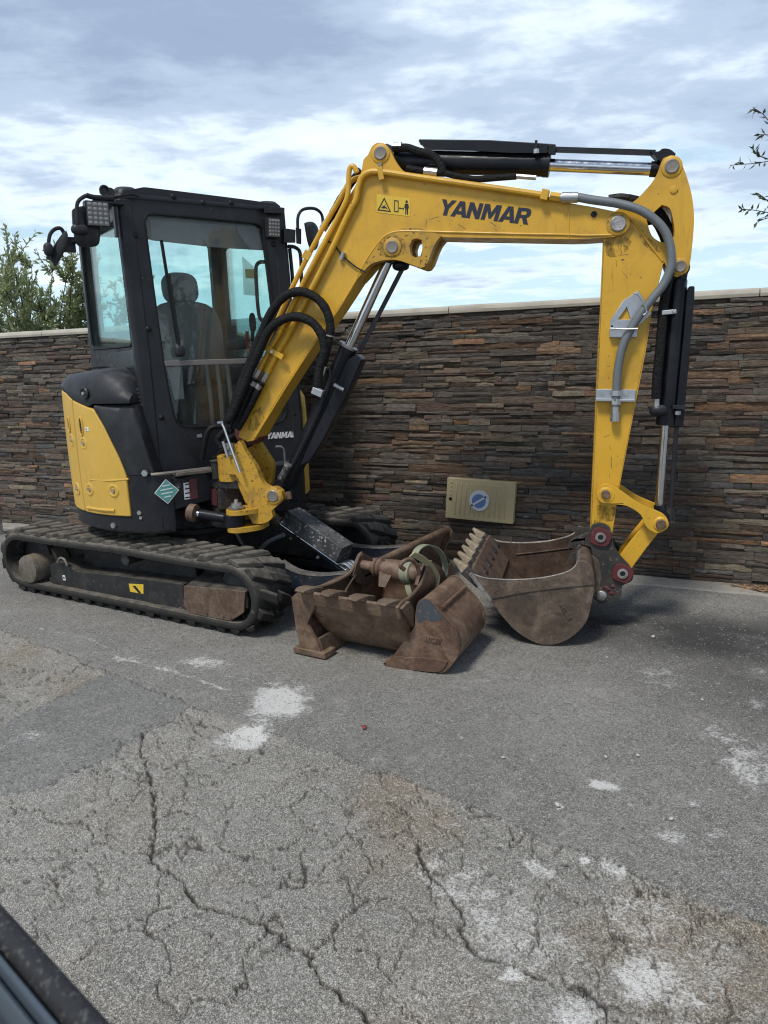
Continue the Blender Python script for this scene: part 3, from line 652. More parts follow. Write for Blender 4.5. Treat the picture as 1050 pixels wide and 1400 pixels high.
order = sorted(range(len(stones)), key=lambda i: -seen_area(stones[i][0]))
def stone_attr(me, cols):
    at = me.attributes.new('tone', 'FLOAT_COLOR', 'POINT'); at.data.foreach_set('color', np.array([(*c, 1) for c in cols], np.float32).ravel())
for i in order[:300]:
    vs_, fs, c = stones[i][1]; o = mk('stone', (vs_, fs), 'ledge_stone', wall, smooth=24); stone_attr(o.data, [c] * len(vs_))
av, af, ac = [], [], []
for i in order[300:]:
    vs_, fs, c = stones[i][1]; k = len(av); av += vs_; af += [tuple(q + k for q in f) for f in fs]; ac += [c] * len(vs_)
o = mk('stone_courses', (av, af), 'ledge_stone', wall, smooth=24, kind='stuff', recalc=False); stone_attr(o.data, ac)

# ------------------------------------------------------------------ meter cover on the wall
q = WA.ty([(611, 653), (705, 660), (702, 716.5), (608, 708)], -.058)
pn = empty('meter_box_cover', (q[3] + q[2]) / 2, 'beige ribbed plastic cover with a round white and blue lock, on the stone wall', 'cover')
pc = sum(q, V((0, 0, 0))) / 4; pu = (q[1] - q[0]).normalized(); pv = (q[3] - q[0]).normalized(); PW, PH = (q[1] - q[0]).length, (q[3] - q[0]).length
yo = -WA.y
def pp(a, b, c=0.0): return pc + pu * (a * PW / 2) + pv * (b * PH / 2) + yo * c
mk('plate', prism([pp(-1, -1), pp(1, -1), pp(1, 1), pp(-1, 1)], WA.y * .058), 'panel_beige', pn, bevel=.006)
for k in range(11):
    a = -.70 + k * .145
    mk('rib', hexa([pp(a - .022, -.80), pp(a + .022, -.80), pp(a + .022, .80), pp(a - .022, .80), pp(a - .012, -.72, .007), pp(a + .012, -.72, .007), pp(a + .012, .72, .007), pp(a - .012, .72, .007)]), 'panel_beige', pn)
for k in range(4): mk('rivet', cyl(pp(-.86, -.8 + k * .2), pp(-.86, -.8 + k * .2, .006), .008, .005, 10), 'panel_beige', pn)
mk('lock_hole', cyl(pp(-.86, .03), pp(-.86, .03, .003), .013, n=14), 'ink_black', pn)
lk = mk('lock', cyl(pp(0, 0), pp(0, 0, .018), .074, .070, 32), 'panel_white', pn)
mk('lock_face', cyl(pp(0, 0, .018), pp(0, 0, .0195), .050, n=28), 'panel_blue', lk)
dd = (pu * .82 - pv * .57).normalized(); c0 = pp(0, 0, .022)
mk('lock_bar', bar(c0 - dd * .058, c0 + dd * .058, pu * .57 + pv * .82, .014, .007), 'panel_white', lk)
for s in (-1, 1): mk('lock_screw', cyl(c0 + dd * s * .056 - yo * .002, c0 + dd * s * .056 + yo * .004, .0075, n=12), 'ink_black', lk)

# ------------------------------------------------------------------ galvanised post, leaf litter, pebbles
g = gnd(2, 729); pst = empty('metal_post', g, 'grey galvanised post standing at the wall foot beyond the track', 'post')
mk('pole', cyl(g + V((-.03, 0, -.02)), g + V((-.03, 0, .33)), .045, n=18), 'galvanised', pst, bevel=.004)
mk('base_plate', cyl(g + V((-.03, 0, -.02)), g + V((-.03, 0, .008)), .06, n=18), 'galvanised', pst)
vs_, fs = [], []
a0 = WA.loc(gnd(985, 806)).x
for i in range(2600):
    t = random.random() ** .8; x = a0 + t * 1.5; wd = .02 + .20 * min(1, t * 2.6); y = -.02 - random.random() * wd; zz = .01 + random.random() * .028 * min(1, t * 3)
    c = WA.w(x, y, zz); L = random.uniform(.008, .028); w = random.uniform(.003, .011); a = random.uniform(0, 6.28); el_ = random.uniform(-.5, .5)
    u = V((math.cos(a), math.sin(a), el_)) * L; v = V((-math.sin(a), math.cos(a), random.uniform(-.6, .6))) * w; n_ = u.cross(v).normalized() * .0012
    k = len(vs_); vs_ += [c - u, c - v * .9, c + u, c + v, c - u * .2 + n_ * 2]; fs += [(k, k + 1, k + 4), (k + 1, k + 2, k + 4), (k + 2, k + 3, k + 4), (k + 3, k, k + 4)]
mk('leaf_litter', (vs_, fs), 'leaf_litter', kind='stuff', recalc=False, label='dry brown leaves heaped along the wall foot', cat='leaves')
sec = [WA.W([(a0 - .1 + 1.7 * i / 20, .01, -.01), (a0 - .1 + 1.7 * i / 20, -.02 - .17 * min(1, i / 8), -.005), (a0 - .1 + 1.7 * i / 20, -.01 - .08 * min(1, i / 8), .012 + random.uniform(0, .012)), (a0 - .1 + 1.7 * i / 20, .01, .028)]) for i in range(21)]
mk('soil', loft(sec), 'soil', kind='structure')
def pebble(px, py, s, mat, label, group=None):
    g = gnd(px, py); fr = Frame(g + Z * s * .3, (math.cos(px), math.sin(px), 0)); o = mk('pebble', blob(fr, (0, 0, 0), (s, s * .7, s * .5), 2.4, 10, 6), mat)
    setmeta(o, label, 'pebble', group)
    for v in o.data.vertices: v.co *= random.uniform(.85, 1.12)
pebble(498, 995, .013, 'stone_red', 'small dark red pebble on the grey asphalt')
for px, py, s, lb in [(688, 1036, .008, 'tiny pale chip in the middle of the bare grey asphalt'), (828, 1035, .007, 'tiny pale chip just above the oval white splash'), (872, 1033, .008, 'tiny pale chip between the oval white splash and the big lime stain'), (762, 1101, .011, 'pale chip ringed by a small lime spot near the asphalt seam'), (893, 871, .012, 'pale chip on the dark patch below the wall'), (918, 1120, .009, 'pale chip beside the paired lime smudges'), (632, 1010, .006, 'smallest pale chip, below the trenching bucket'), (960, 957, .008, 'pale chip on the right between dark patch and lime stain')]:
    pebble(px, py, s, 'stone_pale', lb, 'pale stone chips on the yard')

# ================================================================== the excavator
EX = empty('mini_excavator', UC.w(0, 0, 0), 'yellow and black mini excavator on rubber tracks parked beside the stone wall', 'excavator')
def bolt(p, n, r=.012, h=.008, parent=None, mat='pin_steel', name='bolt'):
    p, n = V(p), V(n).normalized(); return mk(name, cyl(p - n * .004, p + n * h, r, r * .86, 6), mat, parent)
# ---- tracks
ZC, RO, CX, TH = .220, .190, .946, .046
LUGM = bpy.data.meshes.new('lug')
lv = []
for x, y, zz in [(-.040, -.070, -.006), (.040, -.070, -.006), (.040, .070, -.006), (-.040, .070, -.006), (-.027, -.060, .029), (.027, -.060, .031), (.027, .060, .031), (-.027, .060, .029)]: lv.append((x + y * .5, y, zz))
LUGM.from_pydata(*([lv, [], hexa(lv)[1]])); LUGM.materials.append(MT['track_rubber'])
def loop_pts(r, n=18, nb=14, sag=.006):
    P = []
    for i in range(nb): t = i / nb; P.append((-CX + 2 * CX * t, ZC - r))                                         # bottom, rear to front
    for i in range(n): a = -90 + 180 * i / n; P.append((CX + r * math.cos(R(a)), ZC + r * math.sin(R(a))))
    for i in range(nb): t = i / nb; P.append((CX - 2 * CX * t, ZC + r + .012 * math.sin(math.pi * t) - sag * abs(math.sin(2 * math.pi * t))))
    for i in range(n): a = 90 + 180 * i / n; P.append((-CX + r * math.cos(R(a)), ZC + r * math.sin(R(a))))
    return P
def build_track(ya, yb, side):
    out, inn = loop_pts(RO), loop_pts(RO - TH); n = len(out); ym = (ya + yb) / 2
    w = .012
    rings = [[UC.w(x, ya + w * .2, zz) for x, zz in inn], [UC.w(x, ya, zz) for x, zz in loop_pts(RO - TH * .7)], [UC.w(x, ya, zz) for x, zz in loop_pts(RO - TH * .25)], [UC.w(x, ya + w, zz) for x, zz in out], [UC.w(x, yb - w, zz) for x, zz in out], [UC.w(x, yb, zz) for x, zz in loop_pts(RO - TH * .25)], [UC.w(x, yb - w * .2, zz) for x, zz in inn]]
    rings.append(rings[0])
    tr = mk('track', loft(rings, True, False), 'track_rubber', EX, smooth=60, label=('rubber crawler track nearest the camera' if side < 0 else 'rubber crawler track on the wall side'))
    # path for the lugs
    P = [V((x, 0, zz)) for x, zz in out]; seg = [(P[(i + 1) % n] - P[i]).length for i in range(n)]; tot = sum(seg); NL = 44
    def at(s):
        s %= tot; i = 0
        while s > seg[i]: s -= seg[i]; i += 1
        d = (P[(i + 1) % n] - P[i]).normalized(); return P[i] + d * s, d
    U3 = UC.m().to_3x3()
    for k in range(NL * 2):
        p, d = at(tot * (k / (NL * 2))); col = k % 2
        # smooth direction
        p2, d2 = at(tot * (k / (NL * 2)) + .02); p1, d1 = at(tot * (k / (NL * 2)) - .02); d = (p2 - p1).normalized()
        nrm = V((d.z, 0, -d.x)); y = ym + (-.073 if col else .073)
        sgn = 1 if col else -1
        m3 = Matrix(((d.x, 0, nrm.x), (0, 1, 0), (d.z, 0, nrm.z)))
        rot = U3 @ m3 @ Matrix.Rotation(R(random.uniform(-2.5, 2.5)), 3, 'Z')
        o = link('lug', LUGM, UC.w(p.x, y, p.z), tr, rot)
        if k == 0:
            o.data.polygons.foreach_set('use_smooth', [False] * 6)
        b = o.modifiers.new('bevel', 'BEVEL'); b.width = .007; b.segments = 2; b.limit_method = 'ANGLE'; o.scale = (random.uniform(.85, 1.08), random.uniform(.9, 1.05), random.uniform(.7, 1.08))
    gs = []
    for k in range(88):
        p, d = at(tot * k / 88); nrm = V((d.z, 0, -d.x)); q = p - nrm * (TH + .012)
        for yy in (-.06, .06): gs.append(bar(UC.w(q.x - d.x * .012, ym + yy, q.z - d.z * .012), UC.w(q.x + d.x * .012, ym + yy, q.z + d.z * .012), UC.y, .05, .034))
    mk('drive_teeth', join(*gs), 'track_rubber', tr, kind='stuff')
    ys = ya if side < 0 else yb; inw = 1 if side < 0 else -1
    f = (lambda pts, off: UC.ty(pts, ys + inw * off)) if side < 0 else None
    if side < 0:
        frm = f([(68, 773), (78, 767), (92, 772), (104, 781), (160, 787), (251, 799), (251, 838), (225, 832), (195, 827), (160, 819), (137, 816), (110, 813), (100, 813), (86, 807), (71, 806)], .055)
        fo = mk('track_frame', prism(frm, UC.y * .20), 'frame_black', tr, bevel=.008); mk('inner_wall', box(UC, (-1.02, -.50, .06), (1.02, -.475, .385)), 'frame_black', tr)
        gd = f([(251, 801), (335, 809), (333, 838), (316, 849), (258, 838), (251, 828)], .012)
        go = mk('idler_guard', prism(gd, UC.y * .012), 'rust_plate', tr, bevel=.004)
        top = [gd[0] + Z * .035 + UC.y * .16, gd[1] + Z * .030 + UC.y * .16, gd[1] + UC.y * .013, gd[0] + UC.y * .013]
        mk('guard_top', hexa(top + [p - Z * .10 for p in top]), 'frame_black', tr, bevel=.005)
        for q in ((284, 840), (306, 844), (317, 846)): p = f([q], .012)[0]; mk('bolt_hole', cyl(p - UC.y * .001, p + UC.y * .002, .006, n=8), 'ink_black', go)
        for q in ((84, 805), (137, 815), (193, 824), (247, 833)): bolt(f([q], .055)[0], -UC.y, .014, .014, fo)
        p = f([(87.5, 790)], .053)[0]; mk('label', hexa([p + a * UC.x * .013 + b * Z * .017 + UC.y * e for e in (0, .002) for a, b in ((-1, -1), (1, -1), (1, 1), (-1, 1))]), 'white_print', fo)
        mk('label_mark', hexa([p + a * UC.x * .006 + b * Z * .008 + UC.y * e for e in (-.0015, 0) for a, b in ((-1, -1), (1, -1), (1, 1), (-1, 1))]), 'ink_black', fo)
        q4 = f([(176, 798), (196, 799), (196, 812), (178, 809)], .0535); mk('warning_label', prism(q4, UC.y * .002), 'decal_yellow', fo)
        q4 = f([(181, 801), (185, 801), (193, 811), (189, 810.5)], .0520); mk('warning_mark', prism(q4, UC.y * .0012), 'ink_black', fo)
        mk('tow_loop', tube(f([(79, 769), (82, 763), (88, 765), (92, 773)], .03), .008, 8), 'pin_steel', fo)
        hub = f([(36.5, 779)], -.012)[0]
        mk('travel_motor', lathe(hub, UC.y, [(0, .080), (.004, .092), (.02, .096), (.16, .096), (.162, .125), (.25, .125)], 28), 'wood_grey', tr)
        mk('carrier_roller', lathe(f([(170, 766)], .02)[0], UC.y, [(0, .02), (.004, .034), (.14, .034)], 16), 'frame_black', tr)
    else:
        fo = mk('track_frame', box(UC, (-.78, ya + .05, .13), (.62, yb - .06, .30)), 'frame_black', tr, bevel=.01)
        mk('travel_motor', lathe(UC.w(-CX, yb + .01, ZC), -UC.y, [(0, .085), (.01, .096), (.25, .096)], 24), 'wood_grey', tr)
    for x in (-.62, -.32, -.02, .28, .56):
        mk('roller', lathe(UC.w(x, ya + .05, .105), UC.y, [(0, .03), (.006, .055), (.06, .055), (.07, .04), (.13, .04), (.14, .055), (.2, .055)], 18), 'frame_black', tr)
    mk('idler', lathe(UC.w(CX - .01, ya + .07, ZC), UC.y, [(0, .045), (.01, .09), (.03, .13), (.045, .160), (.115, .160), (.13, .13), (.15, .09), (.16, .045)], 30), 'frame_black', tr)
    mk('sprocket', lathe(UC.w(-CX + .01, ya + .12, ZC), UC.y, [(0, .10), (.01, .150), (.05, .150), (.06, .10)], 22), 'frame_black', tr)
build_track(-.75, -.45, -1); build_track(.45, .75, 1)
uf = mk('undercarriage_frame', box(UC, (-.42, -.47, .20), (.42, .47, .40)), 'frame_black', EX, bevel=.02)
for s in (-1, 1): mk('cross_leg', hexa(UC.W([(-.40, s * .30, .18), (.52, s * .30, .18), (.52, s * .56, .14), (-.55, s * .56, .14), (-.36, s * .25, .40), (.42, s * .25, .40), (.5, s * .56, .30), (-.5, s * .56, .30)])), 'frame_black', uf, bevel=.01)
mk('slew_ring', lathe(UC.w(0, 0, .38), Z, [(0, .34), (.05, .34), (.052, .30), (.085, .30), (.087, .36), (.15, .36)], 40), 'frame_black', uf)
# ---- dozer blade, carried on two curved arms
bl = []
for i in range(9):
    zz = .03 + .29 * i / 8; x = 1.47 + .07 * (2 * i / 8 - 1) ** 2; bl.append((x, zz))
blade = mk('dozer_blade', loft([UC.W([(x, y, zz) for x, zz in bl] + [(x - .025, y, zz) for x, zz in reversed(bl)]) for y in (-.765, -.36, 0, .36, .765)]), 'rust_red', EX, smooth=40, label='low rusty dozer blade in front of the tracks')
mk('cutting_edge', loft([UC.W([(1.545, y, .004), (1.575, y, .004), (1.556, y, .10), (1.542, y, .10)]) for y in (-.775, 0, .775)]), 'rust_plate', blade, bevel=.003)
mk('top_tube', cyl(UC.w(1.515, -.77, .325), UC.w(1.515, .775, .325), .026, n=18), 'rust_red', blade)
for s in (-1, 1): mk('end_plate', prism(cr(UC.W([(1.40, s * .772, .30), (1.46, s * .772, .352), (1.53, s * .772, .350), (1.56, s * .772, .31), (1.49, s * .772, .17), (1.565, s * .772, .05), (1.56, s * .772, .004), (1.45, s * .772, .004), (1.42, s * .772, .12)]), 2, True, 40), UC.y * (s * .018)), 'rust_brown', blade, bevel=.003)
mk('foot_skid', box(UC, (1.40, -.80, .002), (1.60, -.70, .035)), 'rust_brown', blade, bevel=.005)
for s, pts in ((-1, [(382, 770), (395, 779), (409, 784.6), (428, 787.5), (445, 787.7), (474, 784.6)]), (1, [(425, 730), (436, 734), (460, 742), (484.6, 748), (520, 750), (549.5, 748), (572, 744)])):
    tp = cr(UC.ty(pts, s * .33), 4); dn = [p - Z * (.22 - .06 * i / len(tp)) for i, p in enumerate(tp)]
    arm_ = mk('blade_arm', prism(tp + dn[::-1], UC.y * .05), 'navy', blade)
    edge = loft([[p + Z * .001 - UC.y * .004, p + Z * .010 - UC.y * .002, p + Z * .010 + UC.y * .052, p + Z * .001 + UC.y * .054] for p in tp]); mk('worn_edge', edge, 'worn_steel', arm_)
    mk('arm_root', bar(tp[0] - Z * .10 + UC.y * .025, UC.w(.36, s * .22, .27), Z, .14, .06), 'frame_black', arm_, bevel=.008)
gt = UC.ty([(390, 722), (415, 716), (472, 766), (450, 778)], -.05); gtop = [gt[0], gt[1], gt[2], gt[3]]
P0, P1 = UC.w(.80, -.02, .485), UC.w(1.20, -.02, .285)
gc = mk('cylinder_guard', loft([[p + UC.y * a + n_ * b for a, b in ((-.065, -.10), (-.075, .0), (-.062, .010), (.062, .010), (.075, 0), (.065, -.10))] for n_ in [(P1 - P0).cross(UC.y).normalized() * -1] for p in (P0, P1)]), 'guard_black', blade, bevel=.004)
nn = -(P1 - P0).cross(UC.y).normalized(); nn = nn if nn.z > 0 else -nn
for k in (.22, .72):
    bolt(P0.lerp(P1, k) - UC.y * .073 - nn * .045, -UC.y, .010, .008, gc); 
bolt(P0.lerp(P1, .75) + nn * .010 + UC.y * .02, nn, .010, .004, gc, 'ink_black')
mk('rod', cyl(P0 + (P0 - P1) * .25 - nn * .04, P1 + (P1 - P0) * .12 - nn * .05, .020, n=14), 'chrome', blade)
mk('cylinder_head', cyl(P0 + (P0 - P1) * .12 - nn * .04, P0 + (P0 - P1) * .33 - nn * .04, .034, n=16), 'rust_brown', blade)
for k in range(3): mk('fitting', tube([P1 + UC.y * (k * .03 - .03) - nn * .03, P1 + (P1 - P0) * .10 + UC.y * (k * .035 - .03), P1 + (P1 - P0) * .25 + UC.y * (k * .03 - .02) - Z * .02], .010, 8), 'zinc', blade)
for pts, r in (([(352, 757), (365, 742), (388, 731)], .014), ([(322, 727), (330, 742), (341, 758)], .010), ([(372, 765), (380, 775), (400, 780)], .02)):
    mk('hose', tube(UC.ty(pts, -.12), r, 10), 'hose_grey' if r < .02 else 'frame_black', EX)

# ---- upper works: round skirt, front frame, covers
def onr(a, r, zz): return UP.w(r * math.cos(R(a)), r * math.sin(R(a)), zz)
RB = .760
plan = [(.50, 0)] + [(.50, -.375), (.600, -.385), (.607, -.457)] + [(RB * math.cos(R(a)), RB * math.sin(R(a))) for a in np.linspace(-42, -318, 70)] + [(.607, .457)]
sk = mk('skirt', prism([UP.w(x, y, .525) for x, y in plan], Z * .088), 'black_paint', EX, bevel=.012)
mk('turntable_plate', prism([UP.w(x * .93, y * .93, .50) for x, y in plan], Z * .03), 'frame_black', sk)
plan2 = [(.50, -.375), (.616, -.375), (.618, -.40), (.600, -.475)] + [(.768 * math.cos(R(a)), .768 * math.sin(R(a))) for a in np.linspace(-40, -50.3, 6)] + [(.40, -.50), (.40, -.375)]
ff = mk('front_frame', prism([UP.w(x, y, .524) for x, y in plan2], Z * .335), 'black_paint', EX, bevel=.014)
mk('front_panel', prism(UP.W([(.603, -.05, .68), (.615, -.374, .64), (.45, -.374, .64), (.45, -.05, .68)]), Z * .18), 'black_paint', ff, bevel=.008)
plan3 = [(.603, .08), (.612, .20), (.618, .40), (.600, .475)] + [(.768 * math.cos(R(a)), .768 * math.sin(R(a))) for a in np.linspace(40, 50.3, 6)] + [(.40, .50), (.40, .08)]
fl = mk('front_frame', prism([UP.w(x, y, .524) for x, y in plan3], Z * .315), 'black_paint', EX, bevel=.014, label='black slotted frame panel below the cab front')
for k in range(5): mk('grille_slat', box(UP, (.612, .13, .58 + k * .045), (.630, .44, .60 + k * .045)), 'black_gloss', fl)
mk('yellow_edge', loft([[onr(a, .764, .60), onr(a, .776, .61), onr(a, .776, .84), onr(a, .764, .85)] for a in (46, 49, 52, 56)]), 'yellow_plastic', fl)
mk('frame_rail', tube(UP.W([(.60, -.49, .866), (.632, -.42, .868), (.635, -.15, .868)]), .010, 8), 'pin_steel', ff)
for a, zz, r in ((-46.5, .64, .016), (-61, .555, .020), (-46, .61, .012)): p = onr(a, .768, zz); bolt(p, p - UP.w(0, 0, zz), r, .008, ff if zz > .58 else sk, 'zinc')
# teal diamond sticker, white and red labels on the front frame
def sticker(px, py, u, v, w, h, mat, x=.6165, rot=0, name='sticker', parent=None, th=.002, bias=0.0):
    p = UP.tx([(px, py)], x + bias)[0]; a = UP.y; c_, s_ = math.cos(R(rot)), math.sin(R(rot)); A = a * c_ + Z * s_; B = -a * s_ + Z * c_
    return mk(name, prism([p + A * (i * w / 2) + B * (j * h / 2) for i, j in ((-1, -1), (1, -1), (1, 1), (-1, 1))], UP.x * th), mat, parent)
stk = sticker(228, 672, 0, 0, .105, .105, 'white_print', .622, 45, 'sticker', ff)
sticker(228, 672, 0, 0, .094, .094, 'decal_teal', .622, 45, 'sticker_face', stk, .0015, .0022)
for k in range(4): sticker(228 + (k - 1.5) * .8, 664 + k * 5, 0, 0, (.045, .075, .07, .04)[k], .007, 'white_print', .622, 4, 'print_line', stk, .001, .004)
lab = sticker(257, 671, 0, 0, .05, .10, 'white_print', .614, 0, 'label', ff)
for k in range(4): sticker(257, 662 + k * 6, 0, 0, .036, .008, 'ink_black', .614, 0, 'print_line', lab, .001, .0022)
sticker(264, 668, 0, 0, .045, .12, 'red_paint', .616, 0, 'red_plate', ff, .01)
sticker(243, 664, 0, 0, .03, .03, 'guard_black', .614, 0, 'cap', ff, .006)
# yellow side covers
YT = [(-180, 1.345), (-103, 1.352), (-90, 1.338), (-81, 1.295), (-73, 1.270), (-65, 1.242), (-60, 1.144), (-53.5, .966), (-50.5, .850)]
def interp(T, a):
    for (a0, v0), (a1, v1) in zip(T, T[1:]):
        if a <= a1: t = (a - a0) / (a1 - a0); return v0 + (v1 - v0) * max(0, min(1, t))
    return T[-1][1]
def cover(name, a0, a1, zb, zt, mat, r0=.752, r1=.772, n=26, nz=10, par=EX, bev=.010, mirror=1, label=None):
    secs = []
    for i in range(n + 1):
        a = a0 + (a1 - a0) * i / n; b, t = zb(a), zt(a); outr, inr = [], []
        for j in range(nz + 1):
            zz = b + (t - b) * j / nz; bul = .006 * math.sin(math.pi * (zz - .6) / .8)
            outr.append(onr(a * mirror, r1 + bul, zz)); inr.append(onr(a * mirror, r0 - .01 + bul, zz))
        secs.append(outr + inr[::-1])
    return mk(name, loft(secs), mat, par, bevel=bev, label=label)
zt = lambda a: interp(YT, a)
cv = cover('side_cover', -81.2, -50.8, lambda a: .615, zt, 'yellow_plastic', label='yellow side cover with slot and recessed latches')
cv2 = cover('rear_cover', -180, -82.0, lambda a: .615, zt, 'yellow_plastic', label='yellow engine cover curving round the rear')
cover('side_cover', -180, -50.8, lambda a: .615, zt, 'yellow_plastic', mirror=-1, label='yellow cover on the far side')
def onc(px, py, r=.778):
    d = ray(px, py); o_ = EYE - UP.o; a = d.x ** 2 + d.y ** 2; b = 2 * (o_.x * d.x + o_.y * d.y); c_ = o_.x ** 2 + o_.y ** 2 - r * r; D = b * b - 4 * a * c_
    return EYE + d * ((-b - math.sqrt(max(0, D))) / (2 * a))
def rad_n(p): q = p - UP.o; q.z = 0; return q.normalized()
for px, py, h, par in ((111, 583, .075, cv), (94.5, 580, .065, cv2)):
    p = onc(px, py); n_ = rad_n(p); mk('slot', loft([[p + n_ * e + Z * (h * math.sin(t) * .62) + Z.cross(n_) * (.0105 * math.cos(t)) for t in np.linspace(0, 2 * math.pi, 16, False)] for e in (-.004, .003)]), 'ink_black', par)
    mk('slot_rim', tube([p + n_ * .002 + Z * (h * math.sin(t) * .72) + Z.cross(n_) * (.017 * math.cos(t)) for t in np.linspace(0, 2 * math.pi, 20, False)], .005, 6, 0, closed=True), 'yellow_plastic', par)
for px, py, par in ((114.5, 606, cv), (98.5, 602, cv2), (155, 671, cv), (122.5, 669, cv), (106, 668, cv2)):
    p = onc(px, py, .776); n_ = rad_n(p)
    mk('latch_recess', lathe(p - n_ * .004, n_, [(0, .016), (.004, .018), (.009, .030), (.006, .040), (0, .044)], 20), 'yellow_plastic', par); bolt(p + n_ * .002, n_, .013, .009, par, 'zinc', 'latch')
for pts, r in (([(124, 656), (150, 657), (176, 655)], .007), ([(120, 694), (140, 697), (157, 698)], .010), ([(113, 612), (117, 640), (121, 668)], .006), ([(97, 608), (101, 640), (105, 668)], .006), ([(122, 614), (124, 640), (126, 654)], .005)):
    mk('pressed_rib', tube([onc(a, b, .774) for a, b in pts], r, 8), 'yellow_plastic', cv)
p = onc(119, 587, .779); n_ = rad_n(p); mk('label', hexa([p + Z.cross(n_) * (a * .016) + Z * (b * .011) + n_ * e for e in (-.002, .001) for a, b in ((-1, -1), (1, -1), (1, 1), (-1, 1))]), 'white_print', cv)
mk('label_mark', hexa([p + Z.cross(n_) * (a * .004 - .006) + Z * (b * .004) + n_ * e for e in (.001, .002) for a, b in ((-1, -1), (1, -1), (1, 1), (-1, 1))]), 'ink_black', cv)
# black hood cap over the tank and the fender in front of it
HT = [(-178, 1.42), (-120, 1.44), (-90, 1.455), (-69, 1.475), (-60, 1.465), (-52, 1.425), (-48, 1.385), (-44.5, 1.32)]
FT = [(-64, 1.270), (-58, 1.272), (-47, 1.272), (-44.5, 1.262), (-42, 1.14), (-40, .99), (-37.8, .872)]
def hood(name, a0, a1, zb, ztp, n, prof, mat='black_plastic', bev=0.0):
    secs = []
    for i in range(n + 1):
        a = a0 + (a1 - a0) * i / n; b, t = zb(a), ztp(a); secs.append([onr(a, r, b + (t - b) * k) for r, k in prof])
    return mk(name, loft(secs), mat, EX, bevel=bev, smooth=50)
PR = [(.772, 0), (.777, .16), (.773, .34), (.745, .68), (.722, .86), (.700, .945), (.655, .985), (.58, 1.0), (.44, 1.03), (.42, .2), (.60, -.05)]
hd = hood('hood_cap', -178, -45.6, lambda a: max(zt(a) + .004, 1.276 if a > -68 else 0), lambda a: interp(HT, a), 40, PR)
PR2 = [(.770, 0), (.776, .3), (.776, .6), (.770, .85), (.752, .96), (.70, 1.0), (.50, 1.0), (.46, .5), (.5, 0)]
fd = hood('fender', -64.5, -37.6, lambda a: max(.862, zt(a) + .004 if a < -50.5 else .862), lambda a: interp(FT, a), 26, PR2)
mk('hood_ridge', tube([onc(a, b, .70) for a, b in ((104, 514), (122, 517), (140, 526), (160, 527), (170, 527))], .018, 8), 'black_plastic', hd)
for k in range(3): mk('vent_slot', bar(onr(-76 - k * 7, .62, 1.476), onr(-76 - k * 7, .55, 1.482), Z, .006, .012), 'ink_black', hd)
p = onc(115, 538, .785); n_ = rad_n(p); mk('lock_well', lathe(p - n_ * .01, n_, [(0, .034), (.010, .036), (.016, .030), (.012, .024)], 20), 'ink_black', hd); bolt(p + n_ * .006, n_, .012, .006, hd, 'zinc', 'lock')
p = onc(198, 647, .785); bolt(p, rad_n(p), .022, .008, fd, 'zinc', 'fender_bolt')
for k in range(5): p = UP.ty([(190 + k * 1.2, 533 + k * 5)], -.52)[0]; mk('hose_clip', cyl(p - UP.x * .012, p + UP.x * .012, .011, n=10), 'black_gloss', fd)

# ---- cab
nf = (UP.x * 1.55 + Z * .08).normalized(); cf0 = UP.w(.50, 0, .85)
def fr_(pts, off=0.0): return [hit(a, b, cf0 + nf * off, nf) for a, b in pts]
outer = cr(fr_([(163, 272), (170, 262), (190, 257), (200, 256), (345, 274), (375, 280), (389, 290), (393, 336), (403, 450), (413, 567), (419, 634), (300, 645), (208, 656), (206, 600), (203, 558), (194, 490), (180, 380)]), 3, True)
hole = cr(fr_([(198, 304), (201, 294), (210, 292), (350, 305), (360, 312), (369, 380), (381, 480), (392, 560), (388, 574), (376, 579), (262, 584), (245, 580), (237, 565), (224, 497), (209, 390)]), 4, True)
cab = mk('cab_frame', prism(outer, -nf * .045, [hole]), 'black_paint', EX, bevel=.010)
mk('front_gasket', tube([p - nf * .004 for p in grow(hole, 1.0)], .009, 6, 0, closed=True), 'black_rubber', cab)
mk('windscreen', prism([p - nf * .020 for p in grow(hole, 1.01)], -nf * .005), 'glass_front', cab)
b0, b1 = fr_([(223, 497), (384, 492)], .004); mk('windscreen_bar', bar(b0 - nf * .012, b1 - nf * .012, Z, .032, .022), 'bar_grey', cab, bevel=.004)
for px, py in ((237, 269), (278, 277), (316, 277.5), (185, 322), (203, 450), (221, 571), (374, 334), (402, 566)): mk('rubber_knob', lathe(fr_([(px, py)])[0] - nf * .004, nf, [(0, .017), (.006, .017), (.012, .012), (.014, .005)], 14), 'black_rubber', cab)
def pane(name, P, d, holes, par=cab, mat='black_paint', bev=.008): return mk(name, prism(P, d, holes), mat, par, bevel=bev)
# right side
SY, RX, LY = -.455, -.56, .565
so = cr(UP.W([(.40, SY, 2.38), (.37, SY, 2.41), (-.50, SY, 2.41), (RX, SY, 2.35), (RX, SY, 1.15), (.46, SY, .86), (.475, SY, 1.3)]), 2, True)
sh = cr(UP.W([(.335, SY, 2.27), (.31, SY, 2.30), (-.44, SY, 2.30), (-.475, SY, 2.27), (-.475, SY, 1.63), (-.45, SY, 1.60), (.355, SY, 1.60), (.385, SY, 1.63)]), 3, True)
pane('side_frame', so, UP.y * .05, [sh])
mk('side_window', prism([p + UP.y * .02 for p in grow(sh, 1.01)], UP.y * .005), 'glass_green', cab)
mk('side_gasket', tube([p - UP.y * .002 for p in sh], .009, 6, 0, closed=True), 'black_rubber', cab)
lo_ = UP.W([(-.47, SY - .004, 1.555), (.38, SY - .004, 1.575), (.41, SY - .004, 1.47), (-.47, SY - .004, 1.47)]); mk('lower_side_window', prism(lo_, UP.y * .003), 'black_gloss', cab)
